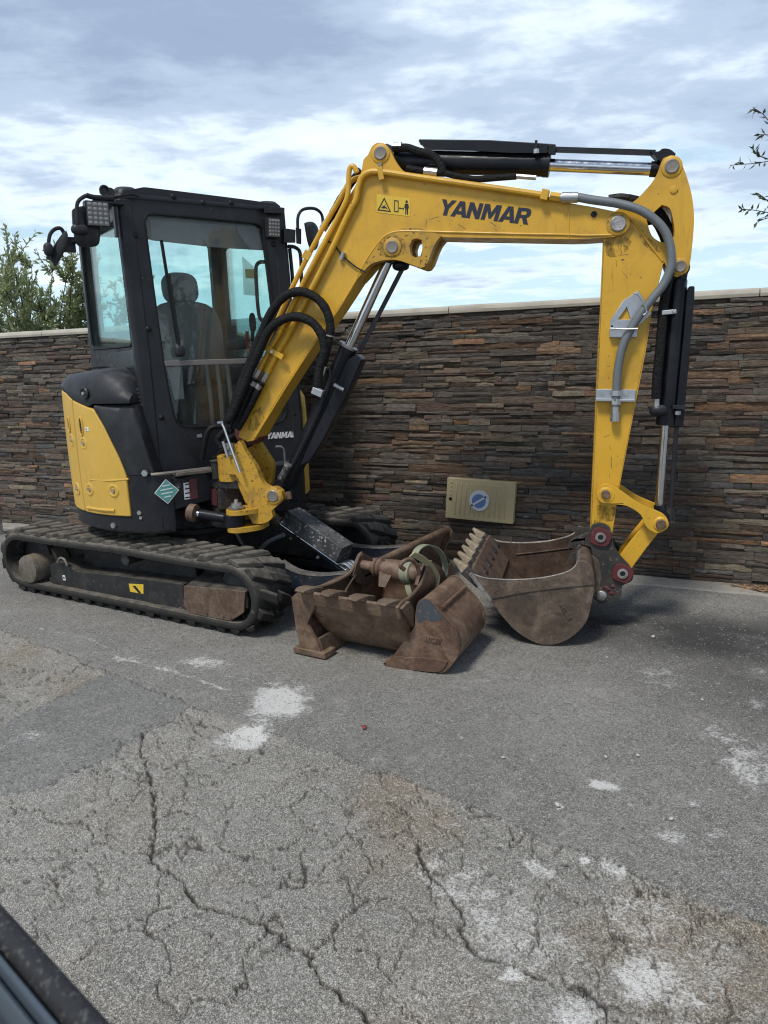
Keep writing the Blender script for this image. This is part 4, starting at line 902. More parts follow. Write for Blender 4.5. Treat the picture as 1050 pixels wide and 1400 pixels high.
mk('front_corner_post', loft([UP.W([(x + .012, y - .012, zz), (x + .012, y + .06, zz), (x - .06, y + .06, zz), (x - .07, y - .012, zz), (x - .03, y - .028, zz), (x - .004, y - .026, zz)]) for x, y, zz in ((.494, SY, .86), (.462, SY + .01, 1.5), (.412, SY + .004, 2.40))]), 'black_paint', cab, bevel=.012)
mk('front_corner_post', loft([UP.W([(x + .012, y + .012, zz), (x + .012, y - .06, zz), (x - .06, y - .06, zz), (x - .07, y + .012, zz), (x - .03, y + .028, zz), (x - .004, y + .026, zz)]) for x, y, zz in ((.494, LY, .86), (.462, LY - .01, 1.5), (.412, LY - .02, 2.40))]), 'black_paint', cab, bevel=.012)
# door side and rear
do = cr(UP.W([(.40, LY, 2.38), (.37, LY, 2.41), (-.50, LY, 2.41), (RX, LY, 2.35), (RX, LY, .95), (.49, LY, .86), (.475, LY, 1.3)]), 2, True)
dh = cr(UP.W([(.33, LY, 2.25), (.30, LY, 2.29), (-.44, LY, 2.29), (-.475, LY, 2.26), (-.475, LY, 1.30), (-.45, LY, 1.26), (.30, LY, 1.20), (.40, LY, 1.25)]), 3, True)
pane('door', do, -UP.y * .05, [dh]); mk('door_window', prism([p - UP.y * .025 for p in grow(dh, 1.01)], -UP.y * .005), 'glass_green', cab)
ro = UP.W([(RX, SY + .051, .95), (RX, LY - .051, .95), (RX, LY - .051, 2.40), (RX, SY + .051, 2.40)])
rh = cr(UP.W([(RX, SY + .10, 1.50), (RX, SY + .13, 1.46), (RX, LY - .14, 1.46), (RX, LY - .11, 1.50), (RX, LY - .11, 2.30), (RX, LY - .14, 2.34), (RX, SY + .13, 2.34), (RX, SY + .10, 2.30)]), 3, True)
pane('rear_frame', ro, UP.x * .05, [rh]); mk('rear_window', prism([p + UP.x * .02 for p in grow(rh, 1.01)], UP.x * .005), 'glass_rear', cab)
mk('cab_floor', box(UP, (RX + .06, SY + .055, .87), (.43, LY - .055, .97)), 'interior', cab)
mk('cab_lower_wall', box(UP, (RX + .055, SY + .053, .96), (.36, SY + .075, 1.57)), 'interior', cab)
# roof with raised front lumps
def rr(x0, x1, y0, y1, r, zz, n=5):
    P = []
    for cx, cy, a in ((x1 - r, y1 - r, 0), (x0 + r, y1 - r, 90), (x0 + r, y0 + r, 180), (x1 - r, y0 + r, 270)): P += [UP.w(px, py, zz) for px, py in arc2((cx, cy), r, a, a + 90, n)]
    return P
roof = mk('cab_roof', loft([rr(-.58, .405, SY - .02, LY + .02, .07, 2.385), rr(-.60, .425, SY - .035, LY + .03, .09, 2.405), rr(-.60, .420, SY - .035, LY + .03, .10, 2.428), rr(-.57, .39, SY, LY, .12, 2.452), rr(-.48, .30, SY + .1, LY - .1, .14, 2.462)]), 'black_paint', cab, smooth=60)
for y0, y1, xx in ((SY - .01, SY + .13, .40), (LY - .13, LY + .02, .385)): mk('roof_lump', loft([rr(-.1, xx, y0, y1, .045, 2.40), rr(-.1, xx + .004, y0, y1, .05, 2.448), rr(-.06, xx - .02, y0 + .02, y1 - .02, .045, 2.474), rr(0, xx - .05, y0 + .04, y1 - .04, .03, 2.480)]), 'black_paint', roof, smooth=60)
mk('headliner', box(UP, (RX + .06, SY + .055, 2.345), (.37, LY - .055, 2.375)), 'interior_grey', cab)
mk('sun_visor', prism(fr_([(205, 300), (356, 311), (362, 342), (296, 338), (207, 328)], -.05), -nf * .012), 'interior_grey', cab)
# wiper
w0, w1, w2 = fr_([(246, 478), (231, 375), (221, 328)], .020)
wp = mk('wiper', tube([w0, w1], .009, 8, 0), 'black_rubber', EX); mk('wiper_blade', bar(fr_([(243, 470)], .012)[0], w2 - nf * .006, UP.y, .016, .012), 'black_rubber', wp)
mk('wiper_motor', blob(UP, UP.loc(fr_([(246, 480)], .012)[0]), (.022, .03, .035), 3), 'black_plastic', wp)
# seat and controls
st = mk('seat', blob(UP, (-.18, .10, 1.66), (.075, .25, .24), 3.2, rot=Matrix.Rotation(R(-9), 3, 'Y')), 'seat_fabric', EX)
mk('headrest', blob(UP, (-.245, .10, 1.985), (.055, .125, .105), 3.0, rot=Matrix.Rotation(R(-9), 3, 'Y')), 'seat_fabric', st)
mk('cushion', blob(UP, (.05, .10, 1.42), (.26, .25, .075), 3.2), 'seat_dark', st)
mk('seat_base', box(UP, (-.25, -.08, .97), (.25, .28, 1.35)), 'interior', st, bevel=.03)
for s in (-.20, .40): mk('armrest', blob(UP, (-.02, s, 1.60), (.17, .045, .035), 3), 'seat_dark', st)
for y, tilt in ((-.28, 6), (.45, -6)):
    cs = mk('control_console', hexa(UP.W([(-.30, y - .07, .98), (.18, y - .07, .98), (.18, y + .07, .98), (-.30, y + .07, .98), (-.30, y - .07, 1.50), (.12, y - .06, 1.52), (.12, y + .06, 1.52), (-.30, y + .07, 1.50)])), 'interior', EX, bevel=.02)
    mk('lever_boot', lathe(UP.w(.08, y, 1.51), Z, [(0, .04), (.03, .032), (.05, .02)], 14), 'black_rubber', cs); mk('lever', tube(UP.W([(.08, y, 1.54), (.10, y, 1.64), (.11, y, 1.70)]), .012, 8), 'black_rubber', cs); mk('lever_grip', blob(UP, (.115, y, 1.74), (.024, .022, .065), 2.5), 'black_rubber', cs)
    if y > 0: mk('red_lock_lever', tube(UP.W([(.15, y - .06, 1.52), (.18, y - .08, 1.62), (.19, y - .08, 1.68)]), .012, 8), 'red_plastic', cs)
pd = mk('pedal_levers', join(*[tube(UP.W([(.32, y, .97), (.33, y, 1.20), (.30, y, 1.50)]), .014, 8) for y in (.02, .09, .16)]), 'interior_grey', EX)
mk('paper_notice', prism(UP.ty([(331, 351), (352, 370), (354, 405), (333, 403)], LY - .035), UP.y * .002), 'film', cab)
mk('warning_sticker', prism(UP.ty([(335, 368), (348, 368), (349, 381), (336, 380)], LY - .038), UP.y * .002), 'decal_yellow', cab)
mk('front_notice', prism(fr_([(228, 502), (249, 502), (252, 545), (239, 547)], -.030), -nf * .001), 'interior_grey', cab)
mk('inner_grab_rail', tube(UP.tx([(362, 358), (354, 359), (350, 366), (351, 400), (354, 430), (358, 438), (366, 440)], .37), .012, 8), 'black_paint', cab)
# front lettering on the cab and the small plate beside it
LET = {'Y': ([(0, 1), (.30, 1), (.47, .68), (.68, 1), (.98, 1), (.61, .46), (.61, 0), (.34, 0), (.34, .46)], []),
       'A': ([(0, 0), (.36, 1), (.70, 1), (1.04, 0), (.75, 0), (.70, .17), (.34, .17), (.29, 0)], [[(.41, .37), (.63, .37), (.52, .72)]]),
       'N': ([(0, 0), (0, 1), (.28, 1), (.62, .47), (.62, 1), (.88, 1), (.88, 0), (.62, 0), (.26, .55), (.26, 0)], []),
       'M': ([(0, 0), (0, 1), (.34, 1), (.55, .50), (.76, 1), (1.10, 1), (1.10, 0), (.84, 0), (.84, .60), (.62, .12), (.48, .12), (.26, .60), (.26, 0)], []),
       'R': ([(0, 0), (0, 1), (.62, 1), (.80, .94), (.88, .80), (.88, .60), (.80, .47), (.68, .41), (.92, 0), (.61, 0), (.42, .37), (.27, .37), (.27, 0)], [[(.27, .57), (.27, .80), (.55, .80), (.61, .74), (.61, .63), (.55, .57)]])}
ADV = {'Y': .84, 'A': 1.02, 'N': .98, 'M': 1.14, 'R': .92}
def lettering(word, p0, p1, up_, h, shear, nrm, mat, parent, th=.0015):
    """raised print along p0 -> p1, letter height h"""
    L = sum(ADV[c] for c in word[:-1]) + .92; ex = (p1 - p0) / L; x = 0
    for ch in word:
        o_, hs = LET[ch]; f = lambda q: p0 + ex * (x + q[0]) + ex.normalized() * (shear * q[1] * h) + up_ * (q[1] * h)
        mk('letter', prism([f(q) for q in o_], nrm * th, [[f(q) for q in h_] for h_ in hs]), mat, parent); x += ADV[ch]
a, b = fr_([(364, 600.5), (405.5, 597.7)], .002); lettering('YANMAR', a, b, (Z - nf * Z.dot(nf)).normalized(), .040, .25, nf, 'white_print', cab)
q4 = fr_([(269, 594), (276, 593), (276, 598), (269, 598)], .002); mk('maker_plate', prism(q4, nf * .002), 'galvanised', cab)
# ---- work lights
def work_light(px, py, w, h, x, label, nled):
    c_ = UP.tx([(px, py)], x)[0]; A, B, n_ = UP.y, (Z * .995 + UP.x * .1).normalized(), (UP.x * .995 - Z * .1).normalized()
    P = lambda i, j, e=0.0: c_ + A * (i * w / 2) + B * (j * h / 2) + n_ * e
    o = mk('work_light', prism([P(-1, -1), P(1, -1), P(1, 1), P(-1, 1)], -n_ * .045), 'black_plastic', EX, bevel=.005, label=label)
    mk('light_face', prism([P(-.9, -.9, .001), P(.9, -.9, .001), P(.9, .9, .001), P(-.9, .9, .001)], n_ * .002), 'led_face', o)
    for i in range(4):
        for j in range(nled): q = P(-.66 + i * .44, -.72 + 1.44 * j / (nled - 1), .0035); mk('led', lathe(q - n_ * .001, n_, [(0, w * .10), (.003, w * .095), (.006, w * .05)], 10), 'led_lens', o)
    for k in range(6): mk('cooling_fin', prism([P(-.95 + k * .38, -.9, -.045), P(-.90 + k * .38, -.9, -.045), P(-.90 + k * .38, .9, -.045), P(-.95 + k * .38, .9, -.045)], -n_ * .02), 'black_plastic', o)
    return o, P
wl1, P1_ = work_light(134, 292.5, .125, .130, .50, 'square LED work light beside the mirror', 5)
wl2, P2_ = work_light(375, 311.5, .085, .115, .47, 'square LED work light on the door side of the cab', 5)
mk('bracket', join(box(UP, (.41, -.62, 2.355), (.48, -.45, 2.372)), box(UP, (.41, SY - .05, 2.19), (.45, SY - .035, 2.355))), 'black_paint', wl1, bevel=.004)
mk('bracket', hexa(UP.tx([(361, 281), (389, 284), (389, 292), (361, 291)], .47) + UP.tx([(361, 281), (389, 284), (389, 292), (361, 291)], .43)), 'black_paint', wl2, bevel=.003)
mk('cable', tube(UP.tx([(149, 271), (165, 268), (180, 266), (190, 269)], .48), .006, 6), 'black_rubber', wl1)
mk('horn', lathe(UP.tx([(141, 262)], .45)[0], UP.x, [(-.03, .012), (0, .02), (.03, .03), (.032, .022), (.02, .018)], 18), 'black_plastic', wl1)
mk('horn', lathe(UP.tx([(149, 264)], .42)[0], UP.x, [(-.03, .012), (0, .018), (.03, .024)], 14), 'black_plastic', wl1)
# ---- mirrors
def mirror(pts, x, depth, label, tilt=0.0):
    P = cr(UP.tx(pts, x), 4, True); d = (UP.x + UP.y * tilt).normalized()
    c_ = sum(P, V((0, 0, 0))) / len(P)
    P = [p + d * 0 - UP.x * ((p - c_).dot(UP.y) * tilt) for p in P]
    secs = [grow(P, .97), P, P, grow(P, .90), grow(P, .6)]; offs = [0, .006, .022, depth * .8, depth]
    o = mk('mirror', loft([[p + UP.x * e for p in s] for s, e in zip(secs, offs)]), 'black_plastic', EX, smooth=50, label=label)
    mk('mirror_glass', prism([p - UP.x * .002 for p in grow(P, .90)], -UP.x * .001), 'mirror_face', o); return o
m1 = mirror([(96, 291), (103, 285), (122, 281), (133, 283), (137, 300), (136, 330), (130, 337), (108, 338), (100, 332)], .44, .035, 'large rounded black mirror at the cab corner', .3)
mk('mirror_arm', tube(UP.tx([(118, 267), (108, 274), (105, 284), (106, 310)], .50) + UP.tx([(110, 313)], .47), .010, 8), 'black_paint', m1)
mk('mirror_arm', tube(UP.tx([(118, 267), (130, 270), (155, 271)], .48), .014, 8), 'black_paint', m1)
mk('arm_socket', blob(UP, UP.loc(UP.tx([(109, 314)], .485)[0]), (.03, .045, .028), 2.5), 'black_plastic', m1)
m2 = mirror([(72, 358), (69, 350), (75, 334), (84, 320), (88, 317), (90, 324), (88, 340), (81, 356), (76, 364)], .40, .03, 'small oval mirror on a bent arm left of the cab', -.6)
mk('mirror_arm', tube(UP.tx([(66, 355), (66, 340), (68, 322), (74, 314), (82, 312), (87, 318), (90, 330)], .42), .010, 8), 'black_paint', m2)
mk('arm_socket', join(blob(UP, UP.loc(UP.tx([(66, 341)], .42)[0]), (.03, .024, .035), 2.5), box(UP, tuple(UP.loc(UP.tx([(88, 344)], .44)[0]) - V((.03, .0, .0))), tuple(UP.loc(UP.tx([(95, 325)], .40)[0]) + V((.03, .02, 0))))), 'black_plastic', m2)
mk('arm_bracket', tube(UP.tx([(94, 334), (102, 330), (110, 326)], .42), .014, 8), 'black_paint', m2)
m3 = mirror([(413, 306), (419, 304), (428, 305), (434, 312), (436, 328), (432, 340), (424, 344), (418, 330)], .47, .04, 'black mirror seen from behind between the cab and the boom', .35)
mk('mirror_hoop', tube(UP.tx([(408, 330), (407, 300), (411, 289), (420, 285), (432, 286), (440, 294), (441, 310), (436, 322)], .45), .010, 8), 'black_paint', m3)
mk('arm_block', join(hexa(UP.tx([(388, 312), (404, 314), (404, 332), (388, 332)], .46) + UP.tx([(388, 312), (404, 314), (404, 332), (388, 332)], .41)), hexa(UP.tx([(404, 311), (412, 313), (412, 334), (405, 333)], .46) + UP.tx([(404, 311), (412, 313), (412, 334), (405, 333)], .42))), 'black_plastic', m3, bevel=.004)
mk('grab_rail', tube(UP.tx([(394, 337), (403, 338), (410, 345), (412, 372), (412, 402)], .44), .012, 8), 'black_paint', cab, label='black grab rail on the door side')
mk('grab_rail', tube(UP.tx([(396, 340), (399, 370), (401, 398)], .42), .012, 8), 'black_paint', cab)

# ---- swing bracket between cab and boom
T = BM.ty; BY = BM.y
def pin(px, py, y, r, par, h=.022, mat='pin_steel', collar='yellow', name='pin', grease=False):
    p = T([(px, py)], y)[0]
    c_ = mk('pin_collar', lathe(p + BY * .01, -BY, [(0, r * 1.5), (.014, r * 1.46), (.018, r * 1.25)], 24), collar, par) if collar else None
    if grease:
        gp_ = [p - BY * .0002 + (BM.x * math.cos(t) + Z * math.sin(t)) * (r * (2.1 + .5 * math.sin(3 * t + px) + .35 * math.sin(5 * t + py)) * (1.5 if math.sin(t) < -.6 else 1)) for t in np.linspace(0, 2 * math.pi, 28, False)]
        mk('grease_stain', prism(gp_, -BY * .0006), 'grease', par)
    o = mk(name, lathe(p + BY * .01, -BY, [(0, r), (h + .006, r), (h + .010, r * .86), (h + .008, r * .5), (h + .008, r * .2)], 22), mat, par)
    return o
SBN = -.155
sb = mk('swing_bracket', prism(cr(T([(323, 606), (328, 602), (332, 610), (336, 619), (349, 637), (355, 652), (360, 661), (368, 666), (377, 666), (385, 672), (386, 683), (378, 692), (371, 698), (373, 706), (368, 712), (358, 716), (346, 716), (340, 706), (333, 699), (338, 692), (339, 678), (333, 667), (322, 649), (312, 648), (308, 640), (312, 618)], SBN), 3, True), BY * .045), 'yellow_dirty', EX, bevel=.008)
fp = T([(340, 600), (352, 596), (361, 606), (370, 620), (377, 632), (377, 645), (374, 662), (366, 672), (352, 660), (342, 640)], .115)
mk('far_plate', prism(cr(fp, 3, True), -BY * .045), 'yellow_dirty', sb, bevel=.006)
mk('web', hexa(T([(318, 650), (352, 652), (364, 690), (336, 690)], SBN + .04) + T([(330, 640), (362, 645), (372, 676), (344, 678)], .07)), 'yellow_dirty', sb, bevel=.01)
hc = T([(311, 632)], -.10)[0]; hc.z = 0
mk('hub', lathe(V((hc.x, hc.y, .79)) + BY * .05, Z, [(0, .075), (.004, .082), (.15, .082), (.156, .07)], 28), 'yellow_dirty', sb)
mk('lower_hub', lathe(V((hc.x, hc.y, .50)) + BY * .07 + BM.x * .02, Z, [(0, .075), (.004, .082), (.10, .082), (.105, .07)], 28), 'yellow_dirty', sb)
e0 = T([(324, 702)], -.185)[0]
for zz in (.028, -.075):
    c_ = e0 + Z * zz; pl = [c_ + BM.x * a + BY * b for a, b in ((.13, .16), (.13, .04), (.05, -.05), (.0, -.065), (-.045, -.045), (-.06, 0), (-.04, .05), (.0, .12))]
    mk('clevis_ear', prism(cr(pl, 3, True), -Z * .030), 'yellow_dirty', sb, bevel=.006)
mk('clevis_pin', lathe(e0 - Z * .11, Z, [(0, .028), (.14, .028), (.142, .050), (.150, .050), (.152, .036), (.172, .030), (.174, .014), (.195, .010)], 20), 'worn_steel', sb)
scyl = mk('swing_cylinder', cyl(e0 - BM.x * .02 - Z * .002, e0 - BM.x * .02 - Z * .075, .062, n=24), 'cylinder_black', EX, bevel=.006)
r0, r1 = T([(262, 701), (318, 710)], -.17); mk('rod', cyl(r0, r1, .024, n=18), 'chrome', scyl); 
mk('rod_gland', cyl(r0 + (r1 - r0) * .22, r0 + (r1 - r0) * .92, .030, n=18), 'cylinder_black', scyl)
mk('end_cap', lathe(r0 - (r1 - r0).normalized() * .02, r1 - r0, [(0, .045), (.01, .055), (.05, .055), (.055, .04)], 20), 'rust_brown', scyl)
pin(373.5, 678, SBN, .036, sb, .012, collar='yellow_dirty')
mk('chrome_lever', tube(T([(303, 578), (306, 584), (317, 615), (328, 646)], SBN - .05), .008, 8), 'chrome', sb)
mk('lever_knob', cyl(*T([(298, 578), (306, 577)], SBN - .05), .010, n=10), 'chrome', sb)
mk('lever_plate', prism(T([(303, 604), (306, 603), (312, 624), (310, 626)], SBN - .03), BY * .01), 'galvanised', sb)
mk('lock_plate', prism(T([(308, 606), (318, 606), (319, 622), (311, 622)], SBN - .015), BY * .03), 'worn_steel', sb)
bolt(T([(312, 613)], SBN - .015)[0], -BY, .012, .006, sb)
# nose of the frame that carries the bracket
ns = mk('frame_nose', box(UP, (.40, -.13, .565), (.66, .17, .80)), 'frame_black', EX, bevel=.015)
mk('red_cheek', box(UP, (.60, -.140, .64), (.66, -.125, .74)), 'red_paint', ns)
mk('nose_block', box(UP, (.655, -.12, .62), (.70, .12, .80)), 'coupler_black', ns)
for zz in (.80, .555): mk('nose_lug', prism(cr(UP.W([(.45, -.16, zz), (.62, -.14, zz), (.74, -.10, zz), (.81, -.03, zz), (.81, .05, zz), (.74, .13, zz), (.45, .18, zz)]), 3, True), -Z * .05), 'frame_black', ns, bevel=.006)
mk('ledge', box(UP, (.55, -.36, .845), (.66, .06, .865)), 'wood_grey', ns, bevel=.004)
mk('stub_pipe', lathe(UP.tx([(296, 645)], .66)[0], Z, [(-.04, .03), (.06, .03), (.062, .036), (.07, .036)], 14), 'frame_black', ns)
for k, (y, z0) in enumerate(((-.05, .88), (.03, .90), (.10, .87), (-.12, .92))):
    mk('hose', tube([UP.w(.58, y - .05, z0), UP.w(.64, y, z0 + .10 + .03 * k), BM.w(-.02, -.03 + .02 * k, 1.06), BM.w(.03, -.02 + .02 * k, .98)], .017, 8), 'black_rubber', EX)
mk('grab_hook', tube(UP.tx([(377, 611), (384, 611), (388, 616), (389, 634)], .66), .009, 8), 'galvanised', EX)
# ---- boom
BH = .10
bo = cr(T([(326, 597), (333, 572), (346, 530), (362, 488), (389, 430), (419, 371), (450, 312), (472, 277), (484, 257), (491, 243), (495, 230), (497, 218), (503, 212), (508, 201), (514, 196), (521, 195), (528, 198), (534, 206), (539, 217), (546, 228), (556, 236), (600, 243), (680, 256), (747, 268), (776, 277), (811, 283), (835, 288), (847, 291), (857, 297), (860, 306), (857, 315), (849, 321), (838, 324), (824, 325), (785, 327), (720, 326), (650, 325), (600, 324), (560, 322), (540, 324), (522, 335), (505, 356), (489, 379), (460, 424), (433, 462), (400, 512), (370, 560), (347, 602), (338, 604)], -BH), 2, True, 40)
boom = mk('boom', prism(bo, BY * (2 * BH)), 'yellow', EX, bevel=.007)
fo_ = T([(337, 592)], -.06)[0]; mk('boom_foot', cyl(fo_ - BY * .005, fo_ + BY * .15, .075, n=24), 'red_paint', boom, bevel=.006)
gus = cr(T([(486, 384), (496, 373), (506, 362), (519, 357), (532, 355), (545, 356), (560, 361), (574, 366), (580, 365), (585, 358), (591, 342), (597, 330), (604, 322), (575, 312), (548, 312), (524, 325), (505, 350)], -BH - .004), 3, True, 40)
gh = [p for p in cr(T([(569, 326), (576, 328), (577.5, 338), (575, 349), (569, 352), (562, 349), (560, 338), (563, 328)], -BH - .004), 3, True)]
mk('gusset', prism(gus, BY * .06, [gh]), 'yellow_dirty', boom, bevel=.004)
mk('gusset', prism([p + BY * (2 * BH - .055) for p in gus], BY * .06, [[p + BY * (2 * BH - .055) for p in gh]]), 'yellow_dirty', boom, bevel=.004)
mk('gusset_core', cyl(T([(536.6, 338)], -.03)[0], T([(536.6, 338)], -.03)[0] + BY * .06, .05, n=16), 'cylinder_black', boom)
mk('weld_rim', tube(T([(489, 377), (503, 352), (519, 330), (531, 320), (548, 316), (600, 317), (700, 319.5), (780, 321), (800, 322), (836, 321)], -BH - .001), .0055, 8, 4), 'yellow', boom)
mk('weld_rim', tube(T([(348, 599), (372, 560), (402, 512), (435, 462), (462, 424), (489, 379)], -BH + .001), .0055, 8, 4), 'yellow', boom)
pin(520.5, 210, -BH, .033, boom, .016); bolt(T([(520, 225)], -BH)[0], -BY, .013, .012, boom)
pin(536.6, 338, -BH - .004, .033, boom, .014, collar='yellow_dirty', grease=False); pin(845, 306, -BH, .038, boom, .016, collar='yellow_dirty', mat='worn_steel')
bolt(T([(812, 293)], -BH)[0], -BY, .017, .008, boom, 'black_rubber')
mk('plate_seam', tube(T([(777, 279), (778, 324)], -BH - .0005), .004, 6, 0), 'yellow', boom)
# steel oil lines on the boom
mk('oil_line', tube(T([(365, 509), (380, 481), (394.7, 456), (427, 393), (452, 344), (478, 289), (487, 272), (490, 256), (495, 242), (506, 235), (523, 235), (563, 241), (640, 252), (700, 260.5), (747, 267.5)], -BH - .022), .0155, 10, 5), 'yellow', boom)
mk('oil_line', tube(T([(354.7, 505), (370, 476), (384, 452), (410, 396), (450, 320), (472, 277), (476, 262), (477, 238), (479, 229), (484, 228), (488, 236)], -BH - .018), .0135, 10, 5), 'yellow', boom)
mk('oil_line', tube(T([(345, 503), (375, 446), (402, 388), (438, 318), (462, 277), (478, 250), (490, 243), (520, 238)], -BH + .03), .0135, 10, 5), 'yellow', boom)
mk('line_block', join(bar(*T([(740, 266), (750, 268)], -BH - .02), Z, .05, .05)), 'yellow', boom, bevel=.004)
mk('line_nut', cyl(*T([(752, 268), (766, 270)], -BH - .022), .022, n=6), 'yellow', boom)
mk('line_nut', cyl(*T([(766, 270), (776, 271)], -BH - .022), .019, n=16), 'zinc', boom)
cl = mk('line_clamp', bar(*T([(363, 475), (387, 489)], -BH - .040), BM.x, .03, .012), 'yellow', boom, bevel=.003); bolt(T([(372, 481)], -BH - .046)[0], -BY, .010, .008, cl, 'zinc')
mk('line_clamp', bar(*T([(347, 476), (355, 485)], -BH - .045), BM.x, .045, .012), 'yellow', boom, bevel=.003)
mk('line_clamp', bar(*T([(415, 346), (424, 352)], -BH + .02), BM.x, .045, .012), 'yellow', boom, bevel=.003)
mk('line_clamp', bar(*T([(519, 228), (522, 246)], -BH - .034), BM.x, .028, .01), 'yellow', boom, bevel=.003)
for a, b in (((365, 509), (358, 522)), ((354.7, 505), (348, 517))):
    mk('fitting', cyl(*T([a, b], -BH - .02), .020, n=6), 'zinc', boom)
mk('line_nut', cyl(*T([(369, 502), (365, 509)], -BH - .021), .020, n=8), 'yellow', boom); mk('line_nut', cyl(*T([(358, 499), (354, 506)], -BH - .018), .018, n=8), 'yellow', boom)
mk('cable_tie', tube(T([(446, 330), (452, 331), (458, 336), (465, 346), (474, 355), (488, 366), (500, 372)], -BH - .012), .0045, 6), 'black_rubber', boom)
mk('sensor', cyl(*T([(470, 345), (466, 355)], -BH - .012), .012, n=10), 'zinc', boom)
# maker's lettering and the safety decal
bu = (Z - BM.y * 0).normalized()
a, b = T([(598.5, 293.4), (722, 307.2)], -BH - .0003); ex = (b - a).normalized(); upv = BY.cross(ex).normalized(); upv = upv if upv.z > 0 else -upv
lettering('YANMAR', a, b, upv, .076, .14, -BY, 'ink_navy', boom)
dq = T([(515, 265.5), (560.5, 271), (560.5, 296), (515, 290)], -BH - .0005); dec = mk('safety_decal', prism(dq, -BY * .0012), 'decal_yellow', boom)
D0 = dq[3]; du = (dq[2] - dq[3]); dv = (dq[0] - dq[3])
def dpt(u, v): return D0 + du * u + dv * v - BY * .0013
def dpoly(pts, mat='ink_black', holes=()): mk('pictogram', prism([dpt(*q) for q in pts], -BY * .0008, [[dpt(*q) for q in h] for h in holes]), mat, dec)
dpoly([(.02, .10), (.44, .10), (.23, .88)], holes=[[(.075, .17), (.385, .17), (.23, .74)]])
dpoly([(.12, .28), (.20, .25), (.27, .28), (.34, .22), (.30, .34), (.25, .38), (.27, .52), (.23, .40), (.17, .42), (.19, .34)])
dpoly([(.53, .14), (.66, .14), (.66, .80), (.53, .80)], holes=[[(.555, .20), (.635, .20), (.635, .74), (.555, .74)]])
dpoly([(.67, .38), (.71, .30), (.71, .355), (.79, .355), (.79, .30), (.83, .38), (.79, .46), (.79, .405), (.71, .405), (.71, .46)])
dpoly([(.85, .68), (.95, .68), (.97, .45), (.945, .42), (.945, .08), (.91, .08), (.905, .38), (.895, .38), (.89, .08), (.86, .08), (.86, .42), (.83, .45)])
mk('pictogram', prism([dpt(.90 + .035 * math.cos(t), .79 + .085 * math.sin(t)) for t in np.linspace(0, 2 * math.pi, 14, False)], -BY * .0008), 'ink_black', dec)
mk('decal_divider', prism([dpt(.488, .02), dpt(.495, .02), dpt(.495, .98), dpt(.488, .98)], -BY * .0006), 'yellow_dirty', dec)
# ---- cylinders
def ram(name, b0, b1, rb, r1_, rr_, label, y=0.0, cap=.02):
    p0, p1 = T([b0, b1], y); q = T([r1_], y)[0]; d = (p1 - p0).normalized()
    o = mk(name, lathe(p0, p1 - p0, [(0, rb * .86), (.02, rb), ((p1 - p0).length - .035, rb), ((p1 - p0).length - .034, rb * 1.05), ((p1 - p0).length - .002, rb * 1.05), ((p1 - p0).length, rb * .9)], 26), 'cylinder_black', EX, label=label)
    mk('rod', cyl(p1 - d * .03, q, rr_, n=20), 'chrome', o); return o
bc = ram('boom_cylinder', (394, 662), (477, 474), .050, (533, 352), .027, 'black boom lift cylinder with guard plate')
mk('gland_ring', cyl(T([(475.5, 475)], 0)[0], T([(477, 472)], 0)[0], .056, n=24), 'worn_steel', bc)
gp = T([(495, 492), (487, 484), (474, 492), (444, 560), (418, 616), (408, 640), (424, 630), (442, 602), (475, 538)], -.045); mk('rod_guard', prism(gp, BY * .10), 'cylinder_black', bc, bevel=.008)
mk('guard_rod', bar(*T([(492, 480), (551, 366)], .03), BM.x, .022, .014), 'black_paint', bc)
mk('guard_knuckle', blob(BM, BM.loc(T([(548, 363)], .02)[0]), (.045, .05, .028), 2.6), 'cylinder_black', bc)
mk('rod_eye', cyl(T([(534, 346)], -.05)[0], T([(534, 346)], .0)[0] + BY * .06, .052, n=20), 'cylinder_black', bc)
mk('base_eye', cyl(T([(378, 676)], -.06)[0], T([(378, 676)], -.06)[0] + BY * .12, .062, n=22), 'cylinder_black', bc)
mk('base_neck', bar(*T([(378, 676), (396, 652)], 0), BM.x, .10, .09), 'cylinder_black', bc, bevel=.02)
mk('oil_pipe', tube(T([(391, 652), (411, 616), (437, 560), (451, 522), (451, 505)], -.04), .020, 10), 'cylinder_black', bc)
mk('grease_sleeve', cyl(*T([(384, 655), (394, 637)], -.085), .022, n=14), 'guard_black', bc); mk('sleeve_ring', cyl(*T([(393, 637.5), (394.5, 634.5)], -.085), .023, n=14), 'worn_steel', bc)
mk('guard_bolt', cyl(*T([(457, 526), (470, 533)], -.06), .012, n=10), 'zinc', bc); mk('pipe_clamp', bar(*T([(428, 533), (442, 539)], -.075), Z, .04, .05), 'galvanised', bc, bevel=.004)
mk('fitting', cyl(*T([(437, 519), (443, 501)], -.075), .018, n=8), 'zinc', bc)
mk('rusty_toe', cyl(*T([(393, 672), (395, 682)], -.05), .02, n=10), 'rust_brown', sb)
ac_ = ram('arm_cylinder', (541, 221), (752, 225.5), .056, (904, 232), .030, 'black arm cylinder lying along the boom top')
ag = T([(572, 190), (668, 191), (757, 196.5), (757, 203), (668, 199), (576, 198)], -.06); mk('rod_guard', prism(ag, BY * .12), 'cylinder_black', ac_, bevel=.005)
mk('guard_cheek', prism(T([(572, 192), (748, 199), (748, 209), (700, 209), (590, 203), (575, 198)], -.066), BY * .006), 'cylinder_black', ac_)
mk('guard_block', hexa(T([(749, 197), (760, 197), (760, 212), (749, 212)], -.065) + T([(749, 197), (760, 197), (760, 212), (749, 212)], .05)), 'cylinder_black', ac_, bevel=.006)
mk('guard_rod', bar(*T([(757, 204.5), (896, 209)], -.02), Z, .024, .02), 'black_paint', ac_)
